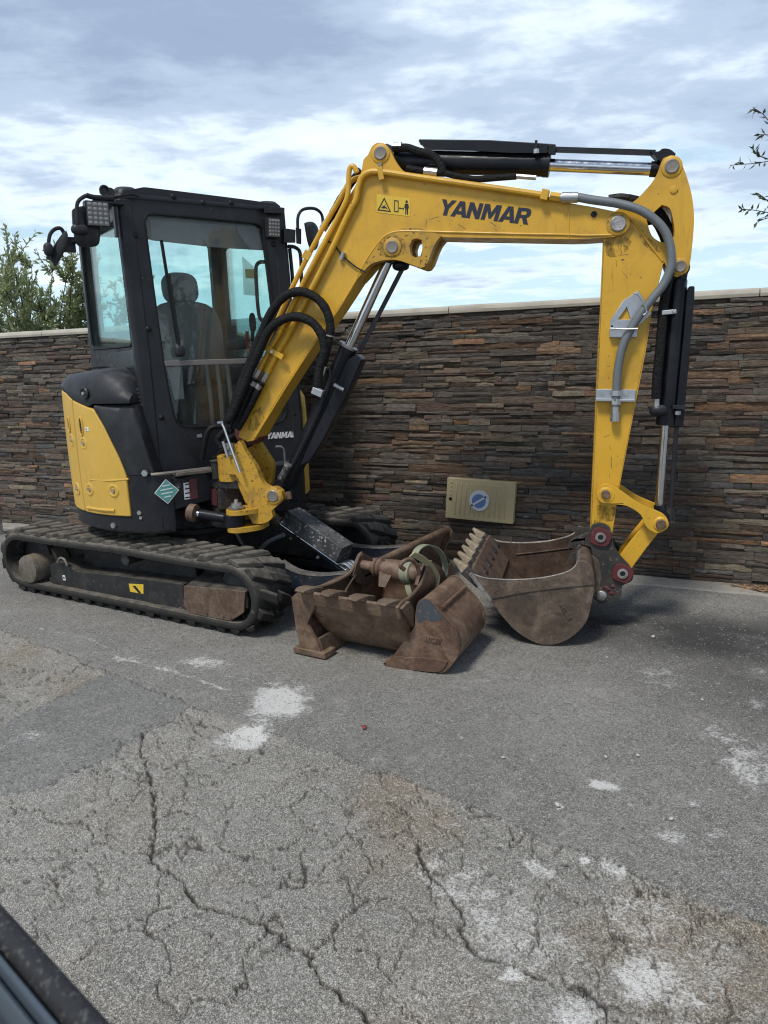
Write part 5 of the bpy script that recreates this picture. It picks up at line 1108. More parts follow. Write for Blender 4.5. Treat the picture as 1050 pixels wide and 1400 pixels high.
mk('guard_knuckle', prism(cr(T([(889, 206), (900, 207), (906, 203), (916, 204), (924, 210), (922, 216), (910, 216), (904, 222), (900, 218)], -.05), 3, True), BY * .08), 'cylinder_black', ac_, bevel=.006)
mk('rod_head', cyl(*T([(889, 231.3), (905, 232)], 0), .036, n=20), 'cylinder_black', ac_)
mk('base_head', cyl(*T([(524, 211), (545, 220)], 0), .055, .056, n=22), 'cylinder_black', ac_)
mk('guard_stud', cyl(*T([(733, 192), (733, 211)], -.075), .007, n=8), 'black_paint', ac_); mk('stud_nut', cyl(*T([(733, 204), (733, 210)], -.078), .015, n=6), 'zinc', ac_)
for pts, r in (([(540, 203), (556, 202), (572, 207), (590, 212), (601, 222), (606, 236)], .020), ([(556, 230), (574, 233), (592, 236), (608, 237)], .017), ([(606, 236), (625, 241), (650, 245), (680, 243), (706, 241)], .016)):
    mk('hose', tube(T(pts, -.075), r, 10), 'hose_sleeve', ac_)
mk('fitting', cyl(*T([(580, 234), (598, 236)], -.077), .022, n=10), 'zinc', ac_); mk('fitting', cyl(*T([(706, 241), (733, 243)], -.075), .012, n=8), 'zinc', ac_)
mk('hose_nut', cyl(*T([(537, 201), (549, 201)], -.072), .024, n=8), 'black_gloss', ac_)
# ---- arm
AH = .078
ao = cr(T([(904, 222), (907, 216), (918, 212), (928, 216), (938, 239), (946, 268), (949, 298), (947, 330), (943, 362), (937, 374), (926, 378.5), (916, 374), (908, 358), (902, 378), (891, 426), (883, 479), (847, 665), (838, 724), (834, 740), (822, 746), (810, 740), (807, 722), (812, 604), (818, 470), (822.5, 400), (825, 322), (830, 300), (848, 284), (861, 279), (873, 270), (891, 250), (899, 236)], -AH), 3, True, 40)
ah = cr(T([(893, 291), (905, 280), (916, 285), (921, 305), (922, 322), (917, 331), (904, 331), (891, 322), (884, 301)], -AH), 3, True, 60)
arm = mk('arm', prism(ao, BY * (2 * AH), [ah]), 'yellow', EX, bevel=.006)
mk('weld_rim', tube(T([(858, 297), (870, 308), (885, 330), (906, 357)], -AH - .001), .005, 8), 'yellow', arm)
mk('weld_rim', tube(T([(906, 360), (900, 385), (889, 430), (880, 482), (845, 665)], -AH - .0005), .0035, 6), 'yellow', arm)
mk('edge_strip', tube(T([(825, 330), (819, 470), (813, 604), (808, 716)], -AH - .0005), .0035, 6), 'yellow_dirty', arm)
pin(918.5, 228, -AH, .033, arm, .016, collar='yellow'); pin(930, 364.5, -AH, .028, arm, .014, collar='yellow_dirty')
mk('grease_boss', lathe(T([(921, 259)], -AH)[0], -BY, [(0, .018), (.006, .018), (.008, .009)], 14), 'yellow', arm)
pin(828, 675, -AH - .045, .022, arm, .022, mat='rust_brown', collar='yellow', name='link_pin')
mk('link_boss', cyl(T([(828, 675)], -AH)[0], T([(828, 675)], -AH)[0] - BY * .05, .045, n=22), 'yellow', arm, bevel=.005)
mk('tip_boss', cyl(T([(821, 733)], -AH)[0] - BY * .002, T([(821, 733)], -AH)[0] + BY * .16, .055, n=22), 'yellow_dirty', arm)
random.seed(77)
for (cx, cy, sx_, sy_, nn_, yy, par) in ((850, 350, 22, 34, 9, -AH, arm), (915, 300, 14, 40, 3, -AH, arm), (835, 620, 14, 50, 4, -AH, arm), (660, 305, 60, 10, 2, -BH, boom), (560, 300, 40, 20, 2, -BH, boom), (410, 480, 24, 40, 4, -BH, boom)):
    for _ in range(nn_):
        x_, y_ = cx + random.gauss(0, sx_ * .5), cy + random.gauss(0, sy_ * .5); L_ = random.uniform(3, 16); a_ = random.choice((random.uniform(1.1, 2.0), random.uniform(0, 3.1)))
        q0, q1 = T([(x_, y_), (x_ + L_ * math.cos(a_), y_ + L_ * math.sin(a_))], yy - .0003); mk('scratch', bar(q0, q1, Z.cross(BY) if abs(math.cos(a_)) < .7 else Z, random.uniform(.0008, .0020), .0008), 'rust_plate' if random.random() < .5 else 'coupler_black', par)
for q_ in ([(827, 326), (838, 325), (852, 322), (864, 330), (858, 342), (846, 350), (834, 352), (828, 344)], [(876, 300), (884, 322), (896, 332), (902, 344), (894, 346), (880, 334), (870, 312)], [(816, 690), (842, 694), (838, 712), (812, 716)]): mk('grease_stain', prism(cr(T(q_, -AH - .0004), 3, True), -BY * .0006), 'grease', arm)
mk('grease_stain', prism(cr(T([(515, 346), (530, 352), (548, 350), (556, 340), (552, 328), (536, 320), (520, 330)], -BH - .0046), 3, True), -BY * .0006), 'grease', boom)
mk('grease_stain', prism(cr(T([(350, 590), (362, 572), (356, 556), (344, 566), (338, 588)], -BH - .0006), 3, True), -BY * .0006), 'grease', boom)
# auxiliary hose and its brackets
hp = [(768, 270), (790, 270), (808, 273), (830, 276), (848, 279), (875, 287), (896, 301), (910, 318), (917, 341), (917, 365), (907, 389), (888, 413), (869, 439), (853, 469), (845, 503), (842.5, 537), (841.5, 556)]
offs = [.125] * 5 + [.13, .13, .13, .13, .13, .13, .13, .128, .125, .12, .115, .11]
hpt = [T([p], -o_)[0] for p, o_ in zip(hp, offs)]
mk('auxiliary_hose', tube(hpt, .021, 12, 5), 'hose_grey', arm); mk('hose_ferrule', cyl(hpt[0], hpt[1], .0255, n=16), 'zinc', arm)
mk('hose_ferrule', cyl(T([(842, 540)], -.11)[0], T([(840.5, 575)], -.11)[0], .020, n=12), 'zinc', arm); mk('hose_nut', cyl(T([(842, 545)], -.11)[0], T([(841.5, 553)], -.11)[0], .026, n=6), 'zinc', arm); mk('hose_nut', cyl(T([(841, 563)], -.11)[0], T([(840.3, 576)], -.11)[0], .0235, n=8), 'zinc', arm)
br = T([(833, 461), (834.5, 438), (852, 411), (873, 397), (891, 429), (871, 447), (868, 459), (855, 463)], -AH - .012); tri = T([(845, 437), (857, 420), (862, 437)], -AH - .012)
bk_ = mk('hose_bracket', prism(br, BY * .012, [tri]), 'galvanised', arm, bevel=.0025)
mk('bracket_fold', prism(T([(833, 449), (872, 449), (871, 461), (834, 461)], -AH - .028), BY * .016), 'galvanised', bk_, bevel=.002)
for pts in ([(866, 401), (872, 403), (880, 416), (884, 426), (880, 431)], [(834, 449), (850, 450), (872, 449.5)]): mk('wire_tie', tube(T(pts, -AH - .075), .0045, 6), 'zinc', bk_)
mk('bracket_hole', cyl(T([(836.5, 446)], -AH - .0135)[0], T([(836.5, 446)], -AH - .011)[0], .006, n=8), 'ink_black', bk_)
lb = mk('hose_bracket', prism(T([(815, 532), (869.5, 533), (868.5, 547), (814.5, 546)], -AH - .012), BY * .012), 'galvanised', arm, bevel=.002)
mk('bracket_fold', prism(T([(814.5, 545), (868.5, 546), (868, 549.5), (814.3, 548.5)], -AH - .045), BY * .033), 'galvanised', lb, bevel=.002)
for q in ((823, 538), (856, 539)): bolt(T([q], -AH - .012)[0], -BY, .012, .006, lb, 'zinc')
mk('bulkhead_nut', cyl(*T([(842.5, 534), (842.3, 541)], -.115), .027, n=6), 'zinc', lb)
mk('inner_hose', tube([T([p], y)[0] for p, y in (((858, 272), .0), ((880, 278), .0), ((900, 290), .0), ((912, 310), .0), ((917, 335), -.01), ((918, 360), -.06), ((913, 385), -.075), ((907, 420), -.075), ((903, 470), -.075), ((898, 520), -.075), ((897, 545), -.072))], .024, 10), 'hose_sleeve', arm)
mk('inner_hose', tube(T([(884, 300), (897, 300), (908, 318), (914, 335)], .03), .03, 10), 'hose_sleeve', arm)
mk('hose_guard', tube(T([(832, 272), (848, 270), (862, 272), (880, 276)], .0), .020, 8), 'black_rubber', arm)
# ---- bucket cylinder
kc = ram('bucket_cylinder', (927, 379), (909.5, 581), .046, (901, 694), .0225, 'black bucket cylinder hanging beside the arm')
mk('base_eye', cyl(T([(930, 366)], -.045)[0], T([(930, 366)], -.045)[0] + BY * .09, .046, n=20), 'cylinder_black', kc); mk('base_neck', bar(*T([(930, 366), (926.5, 385)], 0), BM.x, .075, .08), 'cylinder_black', kc, bevel=.012)
mk('rod_guard', prism(T([(939, 398), (943, 391), (950, 391), (949.5, 410), (944, 470), (938, 540), (934, 584), (922, 584), (926, 545), (934, 460)], -.03), BY * .09), 'cylinder_black', kc, bevel=.006)
mk('guard_rod', tube(T([(927.5, 556), (923, 610), (918, 680), (917, 694)], -.01), .011, 10, 3), 'black_paint', kc); mk('guard_strap', bar(*T([(919, 556), (937, 557)], -.045), Z, .016, .05), 'black_paint', kc); mk('strap_nut', cyl(*T([(926.5, 562), (926, 567)], -.035), .016, n=6), 'zinc', kc)
mk('hose_clamp', bar(*T([(904, 428), (924, 426)], -.07), Z, .022, .06), 'zinc', kc, bevel=.003); bolt(T([(922, 425.5)], -.105)[0], -BY, .010, .010, kc, 'zinc')
mk('hose_fitting', cyl(*T([(897.5, 540), (897, 556)], -.072), .016, n=8), 'zinc', kc); mk('elbow', blob(BM, BM.loc(T([(900, 561)], -.06)[0]), (.045, .035, .028), 2.5), 'black_paint', kc)
mk('rod_eye', cyl(T([(905, 708)], -.045)[0], T([(905, 708)], -.045)[0] + BY * .09, .040, n=20), 'cylinder_black', kc); mk('rod_neck', cyl(*T([(901.5, 690), (904, 706)], 0), .030, .034, n=16), 'cylinder_black', kc)
mk('guard_foot', prism(cr(T([(911, 694), (918, 692), (923, 702), (922, 715), (914, 719), (908, 708)], .045), 3, True), BY * .02), 'coupler_black', kc)
# ---- linkage
lk_o = cr(T([(816, 675), (820, 665), (828, 662), (838, 665), (848, 670.5), (868, 684.5), (882, 692), (896, 698), (908, 704), (914, 714), (910, 724), (900, 729), (890, 726), (882, 718), (876, 704), (860, 693), (846, 690), (834, 689), (822, 687)], -AH - .047), 3, True)
gl = mk('guide_link', prism(lk_o, BY * .024), 'yellow', EX, bevel=.005)
mk('guide_link_far', prism([p + BY * (2 * AH + .068) for p in lk_o], BY * .024), 'yellow', gl, bevel=.005)
pin(903.5, 716.5, -AH - .047, .026, gl, .020, mat='rust_brown', collar='yellow'); mk('cross_pin', cyl(T([(903.5, 716.5)], -AH - .03)[0], T([(903.5, 716.5)], -AH - .03)[0] + BY * .22, .024, n=16), 'pin_steel', gl)
lo2 = T([(893, 703), (906, 712), (905, 724), (899, 730), (866, 774), (858, 790), (846, 788), (843, 776), (849, 757), (880, 718)], -.070)
bl_ = mk('bucket_link', prism(cr(lo2, 2, True, 35), BY * .022), 'yellow', EX, bevel=.005); mk('link_cheek', prism(cr([p + BY * .118 for p in lo2], 2, True, 35), BY * .022), 'yellow', bl_, bevel=.005)
mk('link_web', prism(T([(884, 716), (892, 722), (862, 762), (853, 756)], -.05), BY * .10), 'yellow_dirty', bl_, bevel=.004)
# ---- quick coupler
co = cr(T([(806, 735), (808, 721), (815, 716), (824, 716), (833, 721), (837, 731), (840, 748), (850, 762), (861, 774), (866, 785), (863, 795), (851, 801), (850, 812), (846, 820), (835, 825), (820, 825), (811, 818), (814, 803), (817, 785), (813, 765), (808, 750)], -.115), 3, True, 60)
cp = mk('quick_coupler', prism(co, BY * .025), 'coupler_black', EX, bevel=.005)
mk('coupler_cheek', prism([p + BY * .205 for p in co], BY * .025), 'coupler_black', cp, bevel=.005)
mk('coupler_core', prism(T([(812, 752), (836, 752), (850, 790), (842, 815), (818, 815), (818, 785)], -.09), BY * .18), 'coupler_black', cp, bevel=.008)
for (px, py), rot in (((821, 733.5), 15), ((851, 783), 20)):
    p = T([(px, py)], -.117)[0]; c_, s_ = math.cos(R(rot)), math.sin(R(rot)); A = BM.x * c_ - Z * s_; B = BM.x * s_ + Z * c_
    q = [p + A * (i * .050) + B * (j * .046) for i, j in ((-.55, 1), (.4, 1), (1, .55), (1, -.6), (.5, -1), (-.6, -1), (-1, -.5), (-1, .5))]
    e = mk('red_ear', prism(cr(q, 2, True, 60), -BY * .016), 'red_paint', cp, bevel=.004); mk('ear_bush', lathe(p - BY * .014, -BY, [(0, .027), (.010, .027), (.011, .015), (.004, .013)], 20), 'worn_steel', e); mk('ear_hole', cyl(p - BY * .018, p - BY * .020, .0135, n=14), 'ink_black', e)
mk('coupler_pin', lathe(T([(822, 814)], -.116)[0], -BY, [(0, .028), (.010, .028), (.014, .022)], 20), 'worn_steel', cp)
for k, q in enumerate(((832, 806), (838, 802), (836, 811), (828, 803))): p = T([q], -.1165)[0]; mk('red_mark', blob(BM, BM.loc(p), (.014, .004, .010), 2.2, 8, 6), 'red_paint', cp)
# claws that hold the bucket pin
for y in (-.075, .055):
    cw = T([(775, 771), (778, 762), (785, 756), (796, 753), (806, 755), (816, 762), (820, 774), (812, 778), (806, 768), (797, 762), (788, 764), (783, 770)], y); mk('claw', prism(cr(cw, 3, True), BY * .03), 'coupler_black', cp, bevel=.004)
    cw = T([(776, 752), (778, 742), (786, 735), (800, 730), (812, 724), (820, 730), (820, 756), (810, 750), (795, 745), (786, 746)], y + .01); mk('claw', prism(cr(cw, 3, True), BY * .025), 'coupler_black', cp, bevel=.004)
    cw = T([(772, 727), (771, 721), (777, 718), (788, 721), (800, 722), (808, 719), (810, 728), (798, 732), (788, 736), (786, 727), (778, 723)], y + .12); mk('claw', prism(cr(cw, 3, True), BY * .02), 'coupler_black', cp, bevel=.003)
mk('bucket_pin', cyl(T([(797, 770)], -.24)[0], T([(797, 770)], -.24)[0] + BY * .48, .034, n=20), 'worn_steel', cp)

# ---- bucket on the machine
KW = .39
rim = [(644, 784), (656, 788.5), (667, 791), (701, 793), (739, 790.5), (770, 784), (784, 777), (791, 767)]
back = [(803, 770), (811, 780), (813, 801), (809, 823), (803, 847), (791, 863), (773, 876), (752, 882), (733, 879), (707, 864), (688, 844), (671, 821), (653, 797)]
po = cr(T(rim + back, -KW), 3, True, 40)
zmin = min(p.z for p in po); po = [p + Z * (.001 - zmin) if p.z < .12 else p for p in po]
bk = mk('bucket', prism(po, BY * .018), 'rust_bucket', EX, bevel=.004, label='broad rusty digging bucket on the coupler, its teeth pointing up')
mk('side_plate', prism([p + BY * (2 * KW - .018) for p in po], BY * .018), 'rust_inside', bk, bevel=.003)
shp = cr(T([(644, 784), (653, 797), (671, 821), (688, 844), (707, 864), (733, 879), (752, 882), (773, 876), (791, 863), (803, 847), (809, 823), (813, 801), (811, 780), (803, 770), (794, 768)], -KW + .016), 5)
zmin = min(p.z for p in shp); shp = [p + Z * (.003 - zmin) if p.z < .12 else p for p in shp]
cb = sum(shp, V((0, 0, 0))) / len(shp)
inn = []
for i, p in enumerate(shp):
    d = (shp[min(i + 1, len(shp) - 1)] - shp[max(i - 1, 0)]).normalized(); n_ = d.cross(BY).normalized(); n_ = n_ if n_.dot(cb - p) > 0 else -n_; inn.append(p + n_ * .014)
mk('shell', loft([[p + BY * y for p in shp + inn[::-1]] for y in np.linspace(0, 2 * KW - .032, 5)]), 'rust_inside', bk, smooth=50)
wear = cr(T(rim + [(803, 770), (811, 780), (813, 799), (775, 803), (725, 809), (672, 819), (653, 797)], -KW - .007), 3, True, 40); mk('wear_plate', prism(wear, BY * .007), 'rust_bucket', bk, bevel=.002)
mk('rim_edge', tube(T(rim, -KW - .001), .0055, 8, 4), 'worn_steel', bk); mk('rim_edge', tube([p + BY * (2 * KW) for p in T(rim, -KW)], .0055, 8, 4), 'worn_steel', bk)
l0, l1 = T([(643, 783), (672, 822)], -KW); mk('side_cutter', bar(l0 - BY * .004, l1 - BY * .004, BY, .024, .02), 'worn_steel', bk, bevel=.003)
ld = (l0 - l1).normalized(); ln = ld.cross(BY).normalized(); ln = ln if ln.z > 0 else -ln
mk('lip', hexa([l1.lerp(l0, t) + BY * y + ln * e for t in (.0, 1.06) for y, e in ((.02, -.004), (2 * KW - .02, -.004), (2 * KW - .02, .024), (.02, .024))]), 'rust_plate', bk, bevel=.004)
b_, t_ = T([(648, 788)], -KW + .035)[0], T([(620.5, 764)], -KW + .035)[0]; td = (t_ - b_); tl_ = td.length; td.normalize(); tn_ = td.cross(BY).normalized()
for k in range(6):
    o_ = BY * (k * (2 * KW - .07) / 5); base, tip = b_ + o_, t_ + o_
    tb = mk('tooth', hexa([base + td * (tl_ * .42) + BY * (s * .027) + tn_ * (e * .026) for s, e in ((-1, -1), (1, -1), (1, 1), (-1, 1))] + [tip + BY * (s * .013) + tn_ * (e * .007) for s, e in ((-1, -1), (1, -1), (1, 1), (-1, 1))]), 'tooth_metal', bk, bevel=.005)
    mk('tooth_adapter', hexa([base - td * .05 + BY * (s * .034) + tn_ * (e * .030) for s, e in ((-1, -1), (1, -1), (1, 1), (-1, 1))] + [base + td * (tl_ * .46) + BY * (s * .030) + tn_ * (e * .028) for s, e in ((-1, -1), (1, -1), (1, 1), (-1, 1))]), 'coupler_black', tb, bevel=.006)
mk('inner_rib', tube([p + BY * (2 * KW - .02) for p in T([(688, 810), (730, 806), (780, 800)], -KW)], .006, 6), 'rust_inside', bk)
for y in (-.12, .10): mk('ear', prism(cr(T([(790, 768), (803, 756), (818, 766), (822, 790), (818, 815), (810, 815), (806, 790)], y), 3, True), BY * .022), 'rust_bucket', bk, bevel=.004)
# cast emblem: a raised frame with worn letters
eq = T([(764, 826), (770, 824), (783, 845), (776, 848)], -KW - .001); em = mk('emblem', prism(eq, -BY * .004), 'rust_bucket', bk, bevel=.002)
eu, ev = (eq[2] - eq[1]), (eq[0] - eq[1])
def est(u0, v0, u1, v1, par=em, q=eq, eu_=eu, ev_=ev, n_=-BY, mat='rust_plate'):
    a_ = q[1] + eu_ * u0 + ev_ * v0 + n_ * .006; b2 = q[1] + eu_ * u1 + ev_ * v1 + n_ * .006; mk('emblem_stroke', bar(a_, b2, n_, .005, .0045), mat, par)
HCM = [(.08, .2, .08, .8), (.26, .2, .26, .8), (.08, .5, .26, .5), (.40, .2, .58, .2), (.40, .2, .40, .8), (.40, .8, .58, .8), (.70, .8, .72, .2), (.72, .2, .81, .6), (.81, .6, .90, .2), (.90, .2, .92, .8)]
for s in HCM: est(*s)

# ---- cloth-sleeved hoses from the cab side over the boom
for pts, r, y in (([(310, 578), (322, 548), (334, 514), (352, 470), (368, 432), (381, 413), (395, 402), (413, 399), (432, 407), (445, 422), (451, 440), (451, 458), (446, 480), (441, 500)], .024, -BH - .065),
                  ([(314, 574), (328, 543), (340, 512), (353, 483), (367, 453), (384, 438), (404, 433), (424, 439), (437, 453), (443, 470), (442, 488), (437, 505), (434, 530)], .0245, -BH - .085),
                  ([(348, 518), (340, 536), (330, 560), (320, 584)], .021, -BH - .045), ([(358, 523), (349, 541), (338, 563), (325, 586)], .021, -BH - .042),
                  ([(494, 233), (482, 247), (466, 272), (452, 297), (446, 306)], .021, -.03), ([(318, 588), (305, 592), (298, 602), (304, 612)], .020, -BH - .05), ([(330, 588), (318, 597), (308, 604)], .018, -.03)):
    mk('hose', tube(T(pts, y), r, 12, 12, lambda u: 1 + .035 * math.sin(u * 190 + 5 * math.sin(u * 31)) + .04 * math.sin(u * 61 + 2 * math.sin(u * 17))), 'hose_sleeve', EX)
mk('hose_ferrule', cyl(*T([(450.5, 459), (447, 478)], -BH - .066), .016, n=10), 'black_rubber', EX); mk('hose_ring', cyl(*T([(451, 458), (450.6, 460)], -BH - .066), .026, n=12), 'worn_steel', EX)
for a, b in (((348, 521), (345, 527)), ((356, 526), (352, 531))): mk('hose_ring', cyl(*T([a, b], -BH - .045), .0225, n=12), 'worn_steel', EX)
mk('hose_end', cyl(*T([(447, 304), (441, 314)], -.03), .022, n=10), 'zinc', EX)

# ================================================================== loose buckets in front of the blade
def shell_from(prof, fr_pt, e0f, e1f, th=.014, ins=True):
    pass
# toothed bucket, standing with its mouth up
class LowFrame(Frame):
    def w(s, x, y, z): return s.o + s.x * x + s.y * y + Z * (z * .92)
AF = LowFrame(UC.w(-.058, .075, 0), UC.x)
lipc = AF.w(1.85, -.55, 0)
ba = empty('digging_bucket', lipc, 'rust-brown toothed bucket standing mouth up against the dozer blade', 'bucket', 'loose buckets on the ground')
FL = [(-.885, .375), (-.86, .315), (-.815, .215), (-.76, .12), (-.69, .045), (-.61, .006), (-.52, .002), (-.42, .02), (-.34, .075), (-.29, .17), (-.285, .28), (-.32, .38), (-.39, .45)]
RIMA = [(-.885, .375), (-.83, .385), (-.76, .383), (-.69, .392), (-.62, .415), (-.56, .452), (-.52, .495), (-.49, .505)]
def xs_at(y, side):
    t = max(0, (y + .885) / .60); return (1.545 + .10 * min(1, t * 2.2)) if side < 0 else (2.10 - .035 * t)
def UA(side, y, z, off=0.0): return AF.w(xs_at(y, side) + off, y, z)
fl3 = cr([V((0, a, b)) for a, b in FL], 4); rim3 = cr([V((0, a, b)) for a, b in RIMA], 4)
inn3 = []
for i, p in enumerate(fl3):
    d = (fl3[min(i + 1, len(fl3) - 1)] - fl3[max(i - 1, 0)]).normalized(); inn3.append(p + V((0, -d.z, d.y)) * (.013 if V((0, -d.z, d.y)).dot(V((0, -.55, .3)) - p) > 0 else -.013))
secs = []
for k in range(6):
    t = k / 5; secs.append([AF.w(xs_at(p.y, -1) + .01 + (xs_at(p.y, 1) - xs_at(p.y, -1) - .02) * t, p.y, p.z) for p in fl3 + inn3[::-1]])
mk('shell', loft(secs), 'rust_brown', ba, smooth=45)
for s in (-1, 1):
    op = [UA(s, p.y, p.z) for p in rim3] + [UA(s, p.y, p.z) for p in fl3[::-1][:-1]]
    sp_ = mk('side_plate', prism(op, UC.x * (-s * .016)), 'rust_red' if s > 0 else 'rust_brown', ba, bevel=.003)
    mk('rim_edge', tube([UA(s, p.y, p.z, -s * .008) for p in rim3], .009, 8, 0), 'rust_plate', sp_)
mk('lip', loft([AF.W([(x, -.893, .380), (x, -.886, .345), (x, -.872, .305), (x, -.862, .31), (x, -.872, .35), (x, -.878, .388)]) for x in (1.54, 1.7, 1.9, 2.105)]), 'rust_brown', ba, bevel=.003)
for x in (1.575, 1.725, 1.885, 2.045):
    mk('tooth', loft([AF.W([(x - w, y, zz - h), (x + w, y, zz - h), (x + w * .9, y, zz + h), (x - w * .9, y, zz + h)]) for y, zz, w, h in ((-.79, .362, .038, .020), (-.86, .386, .045, .022), (-.915, .400, .042, .015), (-.950, .405, .030, .006))]), 'rust_plate', ba, bevel=.006)
mk('corner_gusset', prism(AF.W([(2.085, -.88, .37), (2.085, -.74, .20), (2.085, -.70, .26), (2.085, -.80, .385)]), UC.x * .03), 'rust_brown', ba, bevel=.004)
p0, p1 = AF.w(1.64, -.505, .438), AF.w(2.06, -.52, .438); pd_ = (p1 - p0).normalized()
mk('pivot_tube', lathe(p0, p1 - p0, [(0, .027), (.10, .027), (.101, .040), (.112, .050), (.124, .050), (.130, .042), (.136, .050), (.148, .050), (.158, .036), (.175, .038), (.185, .052), (.29, .056), (.30, .050), (.31, .046), (.41, .046)], 24), 'rust_red', ba)
for x in (1.645, 2.03): mk('ear', prism(cr(AF.W([(x, -.60, .40), (x, -.56, .46), (x, -.52, .500), (x, -.47, .495), (x, -.44, .44), (x, -.40, .36), (x, -.33, .36), (x, -.42, .30), (x, -.55, .34)]), 3, True), UC.x * .02), 'rust_plate' if x < 1.8 else 'rust_red', ba, bevel=.004)
mk('hook', tube(AF.W([(2.01, -.66, .50), (2.0, -.68, .525), (2.015, -.66, .55), (2.03, -.62, .545), (2.04, -.58, .50), (2.04, -.56, .44)]), .011, 10), 'rust_red', ba)
mk('stiffener', prism(AF.W([(1.80, -.56, .43), (1.88, -.56, .43), (1.86, -.60, .36), (1.82, -.60, .36)]), UC.y * .012), 'rust_plate', ba)
mk('inner_weld', tube([UA(-1, -.80, .22, .03), UA(-1, -.70, .28, .025), UA(-1, -.58, .40, .02)], .005, 6), 'rust_plate', ba)
# webbing strap tied round its pivot
def ribbon(pts, wd, w, th, sm=6):
    P = cr(pts, sm, False, 0); wd = V(wd).normalized(); secs = []
    for i, p in enumerate(P):
        d = (P[min(i + 1, len(P) - 1)] - P[max(i - 1, 0)]).normalized(); a = (wd - d * wd.dot(d)).normalized(); b = d.cross(a)
        secs.append([p + a * (s * w / 2) + b * (t * th / 2) for s, t in ((-1, -1), (1, -1), (1, 1), (-1, 1))])
    return loft(secs)
sw = empty('webbing_strap', AF.w(1.97, -.53, .36), 'pale green webbing strap looped over the pivot of the toothed bucket', 'strap')
sx = lambda pts, x: UC.tx(pts, x)
mk('loop', ribbon(sx([(566, 760), (572, 750), (583, 745), (596, 749), (605, 760), (609, 776), (606, 790), (598, 803)], 1.965), UC.x, .034, .006), 'strap_green', sw)
mk('band', ribbon(sx([(563, 758), (572, 761), (583, 769), (592, 779), (597, 790), (596, 802), (594, 812)], 2.02), UC.x * .7 + Z * .7, .034, .005), 'strap_yellow', sw)
mk('wrap', lathe(p0 + pd_ * .285, pd_, [(0, .056), (.004, .060), (.03, .061), (.036, .057), (.040, .061), (.052, .060), (.055, .054)], 24), 'strap_green', sw)
mk('tail', ribbon([p0 + pd_ * .32 - Z * .06 - UC.y * .03, p0 + pd_ * .34 - Z * .10 - UC.y * .04, p0 + pd_ * .37 - Z * .125 - UC.y * .035], UC.x, .03, .004), 'strap_green', sw)

# narrow bucket lying on its back edge
NB = Frame(gnd(604, 921), (math.cos(R(-25)), math.sin(R(-25)), 0))
nb = empty('trenching_bucket', NB.w(0, .2, 0), 'narrow rust-brown bucket with worn blue paint, lying in front of the other buckets', 'bucket', 'loose buckets on the ground')
NW = .41
side = cr(NB.ty([(524, 913.5), (532, 903), (546, 885), (562, 863), (567, 856), (568, 841), (571, 824), (579, 818.5), (589, 821), (598.5, 833), (611, 847), (622, 861), (628.5, 881), (626, 896), (617, 910), (604, 921.5), (590, 921.5), (564, 918), (540, 915.5)], 0), 3, True, 60)
side = [p if p.z > .004 else V((p.x, p.y, .003 + .1 * max(0, p.z))) for p in side]
mk('side_plate', prism(side, NB.y * .016), 'rust_red', nb, bevel=.004); mk('side_plate', prism([p + NB.y * (NW - .016) for p in side], NB.y * .016), 'rust_red', nb, bevel=.004)
bp = NB.ty([(573, 822), (579, 818.5), (589, 821), (598.5, 833), (611, 847), (622, 861), (628.5, 881), (626, 896), (617, 910), (604, 921.5), (590, 921.5), (564, 918), (526, 914)], .012)
bp = [p if p.z > .006 else V((p.x, p.y, .004)) for p in cr(bp, 4)]
cb = sum(bp, V((0, 0, 0))) / len(bp); inn = []
for i, p in enumerate(bp):
    d = (bp[min(i + 1, len(bp) - 1)] - bp[max(i - 1, 0)]).normalized(); n_ = d.cross(NB.y); inn.append(p + n_ * (.012 if n_.dot(cb - p) > 0 else -.012))
mk('shell', loft([[p + NB.y * y for p in bp + inn[::-1]] for y in np.linspace(0, NW - .024, 5)]), 'rust_red', nb, smooth=45)
bpat = cr(NB.ty([(569, 840), (572, 825), (579, 819.5), (588, 822), (597, 833), (606, 843), (600, 848), (590, 850), (583, 846), (575, 851), (570, 850)], -.0012), 3, True); paint('old_blue', (0.045, 0.062, 0.080), 0.5, (0.10, 0.07, 0.05), 0.7, 0.62, (0.16, 0.10, 0.07), dscale=16)
mk('blue_paint', prism(bpat, NB.y * .001), 'old_blue', nb)
for a in np.linspace(.12, .3, 1): pass
mk('back_rib', tube([q + NB.y * y for y in np.linspace(.03, NW - .03, 5) for q in NB.ty([(600.5, 834.5)], 0)], .010, 8, 0), 'rust_red', nb)
mk('scraped_edge', tube([p - NB.y * .001 for p in cr(NB.ty([(589, 821), (598.5, 833), (611, 847), (622, 861), (628.5, 881)], 0), 4)], .0035, 8, 0), 'rust_plate', nb)
mk('wear_strip', prism(cr(NB.ty([(526, 913), (538, 898), (556, 899), (590, 900), (612, 905), (604, 917), (590, 919), (564, 916)], -.006), 2, True), NB.y * .006), 'rust_red', nb, bevel=.002)
lp = NB.ty([(560, 866), (566, 856)], .0)[0]
eq = NB.ty([(580, 876), (582, 868), (604, 873), (602, 881)], -.001); em2 = mk('emblem', prism(eq, -NB.y * .004), 'rust_red', nb, bevel=.002)
for s in HCM: est(*s, par=em2, q=eq, eu_=(eq[2] - eq[1]), ev_=(eq[0] - eq[1]), n_=-NB.y, mat='rust_plate')

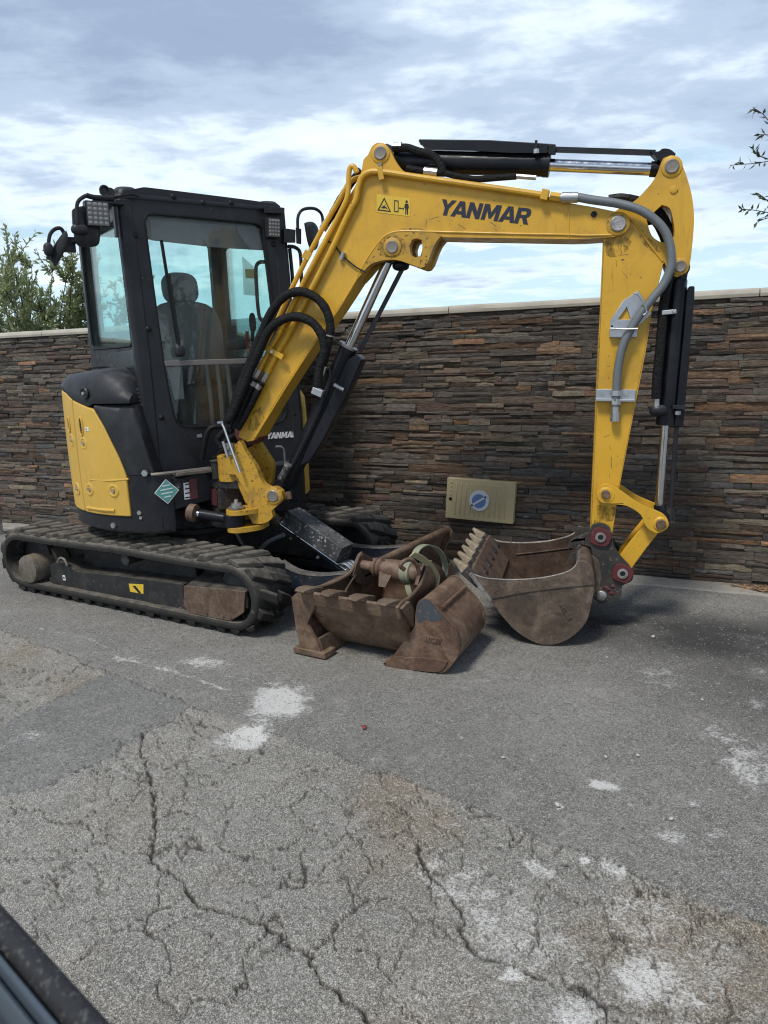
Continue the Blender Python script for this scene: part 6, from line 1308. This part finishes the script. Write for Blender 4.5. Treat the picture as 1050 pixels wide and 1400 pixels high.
# ================================================================== trees
def leaf_quads(vs_, fs, c, d, L, w, n_):
    d = d.normalized(); s = d.cross(n_)
    s = s.normalized() if s.length > 1e-6 else V((1, 0, 0)); b = s.cross(d)
    k = len(vs_); vs_ += [c, c + d * (L * .45) + s * w + b * (w * .4), c + d * L - b * (w * .5), c + d * (L * .45) - s * w + b * (w * .4), c + d * (L * .5)]
    fs += [(k, k + 1, k + 4), (k + 1, k + 2, k + 4), (k, k + 4, k + 3), (k + 4, k + 2, k + 3)]
def rv(): return V((random.gauss(0, 1), random.gauss(0, 1), random.gauss(0, 1))).normalized()
def limb(p, d, L, n, bend=.25, upw=.1):
    P = [p]; 
    for _ in range(n): d = (d + rv() * bend + Z * upw).normalized(); P.append(P[-1] + d * (L / n))
    return P
def tree(name, base, stems, twig_n, leaf_L, leaf_w, lm, bm_, label, hmax, seed, trunk=None, droop=0.0, clump=None):
    random.seed(seed); t = empty(name, base, label, 'tree'); gs = []; vs_, fs = [], []
    if trunk: gs.append(tube(trunk, .07, 10, 4, lambda u: 1 - .45 * u))
    for p, d, L in stems:
        P = limb(p, d, L, 8, .13, .05); gs.append(tube(P, .022, 6, 2, lambda u: 1 - .8 * u))
        for _ in range(twig_n):
            i = random.randint(2, 8); q = P[i] if i == 8 else P[i].lerp(P[i + 1] if i < 8 else P[8], random.random())
            dd = ((P[min(i + 1, 8)] - P[i - 1]).normalized() * .8 + rv() * .9 + Z * (.25 - droop)).normalized(); l2 = random.uniform(.18, .5)
            TW = limb(q, dd, l2, 5, .2, .05 - droop * .3); gs.append(tube(TW, .0055, 4, 0, lambda u: 1 - .6 * u))
            for j in range(1, 6):
                for _ in range(5):
                    c_ = TW[j - 1].lerp(TW[j], random.random()); ax = (TW[j] - TW[j - 1]).normalized(); ld_ = (ax * .7 + rv() * .75 + Z * .1).normalized()
                    leaf_quads(vs_, fs, c_, ld_, leaf_L * random.uniform(.6, 1.25), leaf_w * random.uniform(.7, 1.2), rv())
    mk('trunk', join(*gs), bm_, t, smooth=60, recalc=False); mk('crown', (vs_, fs), lm, t, recalc=False, smooth=180); return t
bp_ = EYE + ray(20, 455) * 9.6; bp_.z = 0
random.seed(3); stems = []
for k in range(54):
    a = random.uniform(0, 6.28); rr_ = random.uniform(.05, .75) ; p = bp_ + V((math.cos(a) * rr_ * .9, math.sin(a) * rr_ * .5, .2)); lean = V((math.cos(a) * .38, math.sin(a) * .3, 1)).normalized(); stems.append((p, lean, random.uniform(1.9, 2.75) * (1.0 - .18 * rr_)))
tree('olive_tree', bp_, stems, 21, .080, .0135, 'leaf_pale', 'twig', 'grey-green bushy tree rising behind the stone wall', 3, 5)
# tree beside the yard: only some hanging twigs reach into the view, the rest mirrors in the cab glass
tb_ = V((3.7, 2.2, 0)); random.seed(9); stems = []
top = tb_ + V((-.25, .1, 2.0))
for k in range(16):
    a = random.uniform(0, 6.28); stems.append((top + V((0, 0, random.uniform(-.2, .2))), V((math.cos(a), math.sin(a), random.uniform(.1, .9))).normalized(), random.uniform(.8, 1.35)))
t2 = tree('almond_tree', tb_, stems, 20, .055, .011, 'leaf_dark', 'twig_dark', 'dark leafy tree whose twig tips hang in at the top right', 4, 21, [tb_ - Z * .05, tb_ + V((-.05, 0, .7)), tb_ + V((-.15, .08, 1.4)), top], .12)
random.seed(31); gs = []; vs_, fs = [], []
hub = V((2.75, 3.15, 3.0))
gs.append(tube([top, V((3.2, 2.7, 2.7)), hub], .025, 6, 4))
for pts in ([(1110, 225), (1070, 196), (1047, 160), (1029, 147)], [(1110, 228), (1075, 200), (1055, 186), (1038, 184)], [(1112, 235), (1075, 218), (1035, 223), (998, 226)], [(1060, 221), (1036, 212), (1030, 204)], [(1120, 310), (1075, 296), (1035, 288), (1013, 286)], [(1080, 298), (1050, 275), (1036, 264)], [(1085, 300), (1055, 297), (1034, 304)]):
    P = cr([hit(a, b, V((0, 3.75, 0)), V((0, 1, 0))) for a, b in pts], 5); 
    if pts[0][0] > 1100: P = cr([hub, hub.lerp(P[0], .5) + V((.05, .06, -.10)), P[0]], 6)[:-1] + P
    gs.append(tube(P, .0032, 5, 0, lambda u: 1 - .5 * u))
    for i in range(2, len(P)):
        for _ in range(2 if i > 3 else 1):
            c_ = P[i - 1].lerp(P[i], random.random()); leaf_quads(vs_, fs, c_, ((P[i] - P[i - 1]).normalized() * .6 + rv() * .8).normalized(), random.uniform(.022, .045), random.uniform(.004, .007), rv())
mk('hanging_twigs', join(*gs), 'twig_dark', t2, recalc=False); mk('twig_leaves', (vs_, fs), 'leaf_dark', t2, recalc=False, smooth=180)

# ================================================================== car door the picture is taken over
CZ = 1.17; cdv = V((-.743, .669, 0)); cno = V((.669, .743, 0)); c0 = gnd(75, 1312, CZ)
offs_ = [(gnd(0, y, CZ) - gnd(0, 1228.6, CZ)).dot(cno) for y in (1228.6, 1293, 1331, 1336, 1369, 1376, 1440)]
base_ = gnd(0, 1228.6, CZ); base_ = base_ - cdv * (base_ - c0).dot(cdv)
cd = empty('car_door', base_ + V((0, 0, -.85)), 'dark car door edge with a speckled window seal, blurred in the bottom left corner', 'car door')
def strip(name, prof, mat, t0=-.75, t1=.55):
    secs = [[base_ + cdv * t + cno * o_ + Z * z_ for o_, z_ in prof] for t in np.linspace(t0, t1, 6)]; return mk(name, loft(secs), mat, cd, smooth=60)
o1, o2, o3, o4, o5, o6, o7 = offs_
strip('window_seal', [(o1, -.004), (o1 - .002, .0), (o1 - .006, .002), (o2 + .004, .000), (o2, -.004), (o2, -.03), (o1, -.03)], 'car_seal')
strip('trim_strip', [(o2 - .001, -.006), (o2 - .003, .0015), (o3 + .004, .0035), (o3, .001), (o3, -.03), (o2 - .001, -.03)], 'car_grey')
strip('trim_groove', [(o3, -.012), (o4, -.012), (o4, -.03), (o3, -.03)], 'car_dark')
strip('trim_strip', [(o4, -.002), (o4 - .002, .003), (o5 + .003, .004), (o5, .0), (o5, -.03), (o4, -.03)], 'car_grey')
strip('inner_panel', [(o5, -.010), (o7, -.016), (o7 - .03, -.06), (o7 - .03, -.60), (o1 - .02, -.70), (o1 - .02, -.03), (o5, -.03)], 'car_dark')
strip('door_skin', [(o1 - .001, -.03), (o1 - .002, -.25), (o1 - .006, -.5), (o1 - .03, -.80), (o1 - .06, -.85), (o1 - .06, -.70), (o1 - .019, -.60), (o1 - .019, -.03)], 'car_grey')
for o in bpy.data.objects:
    if o.type == 'MESH' and 'kind' not in o and o.parent is None and 'label' not in o: print('UNLABELLED', o.name)
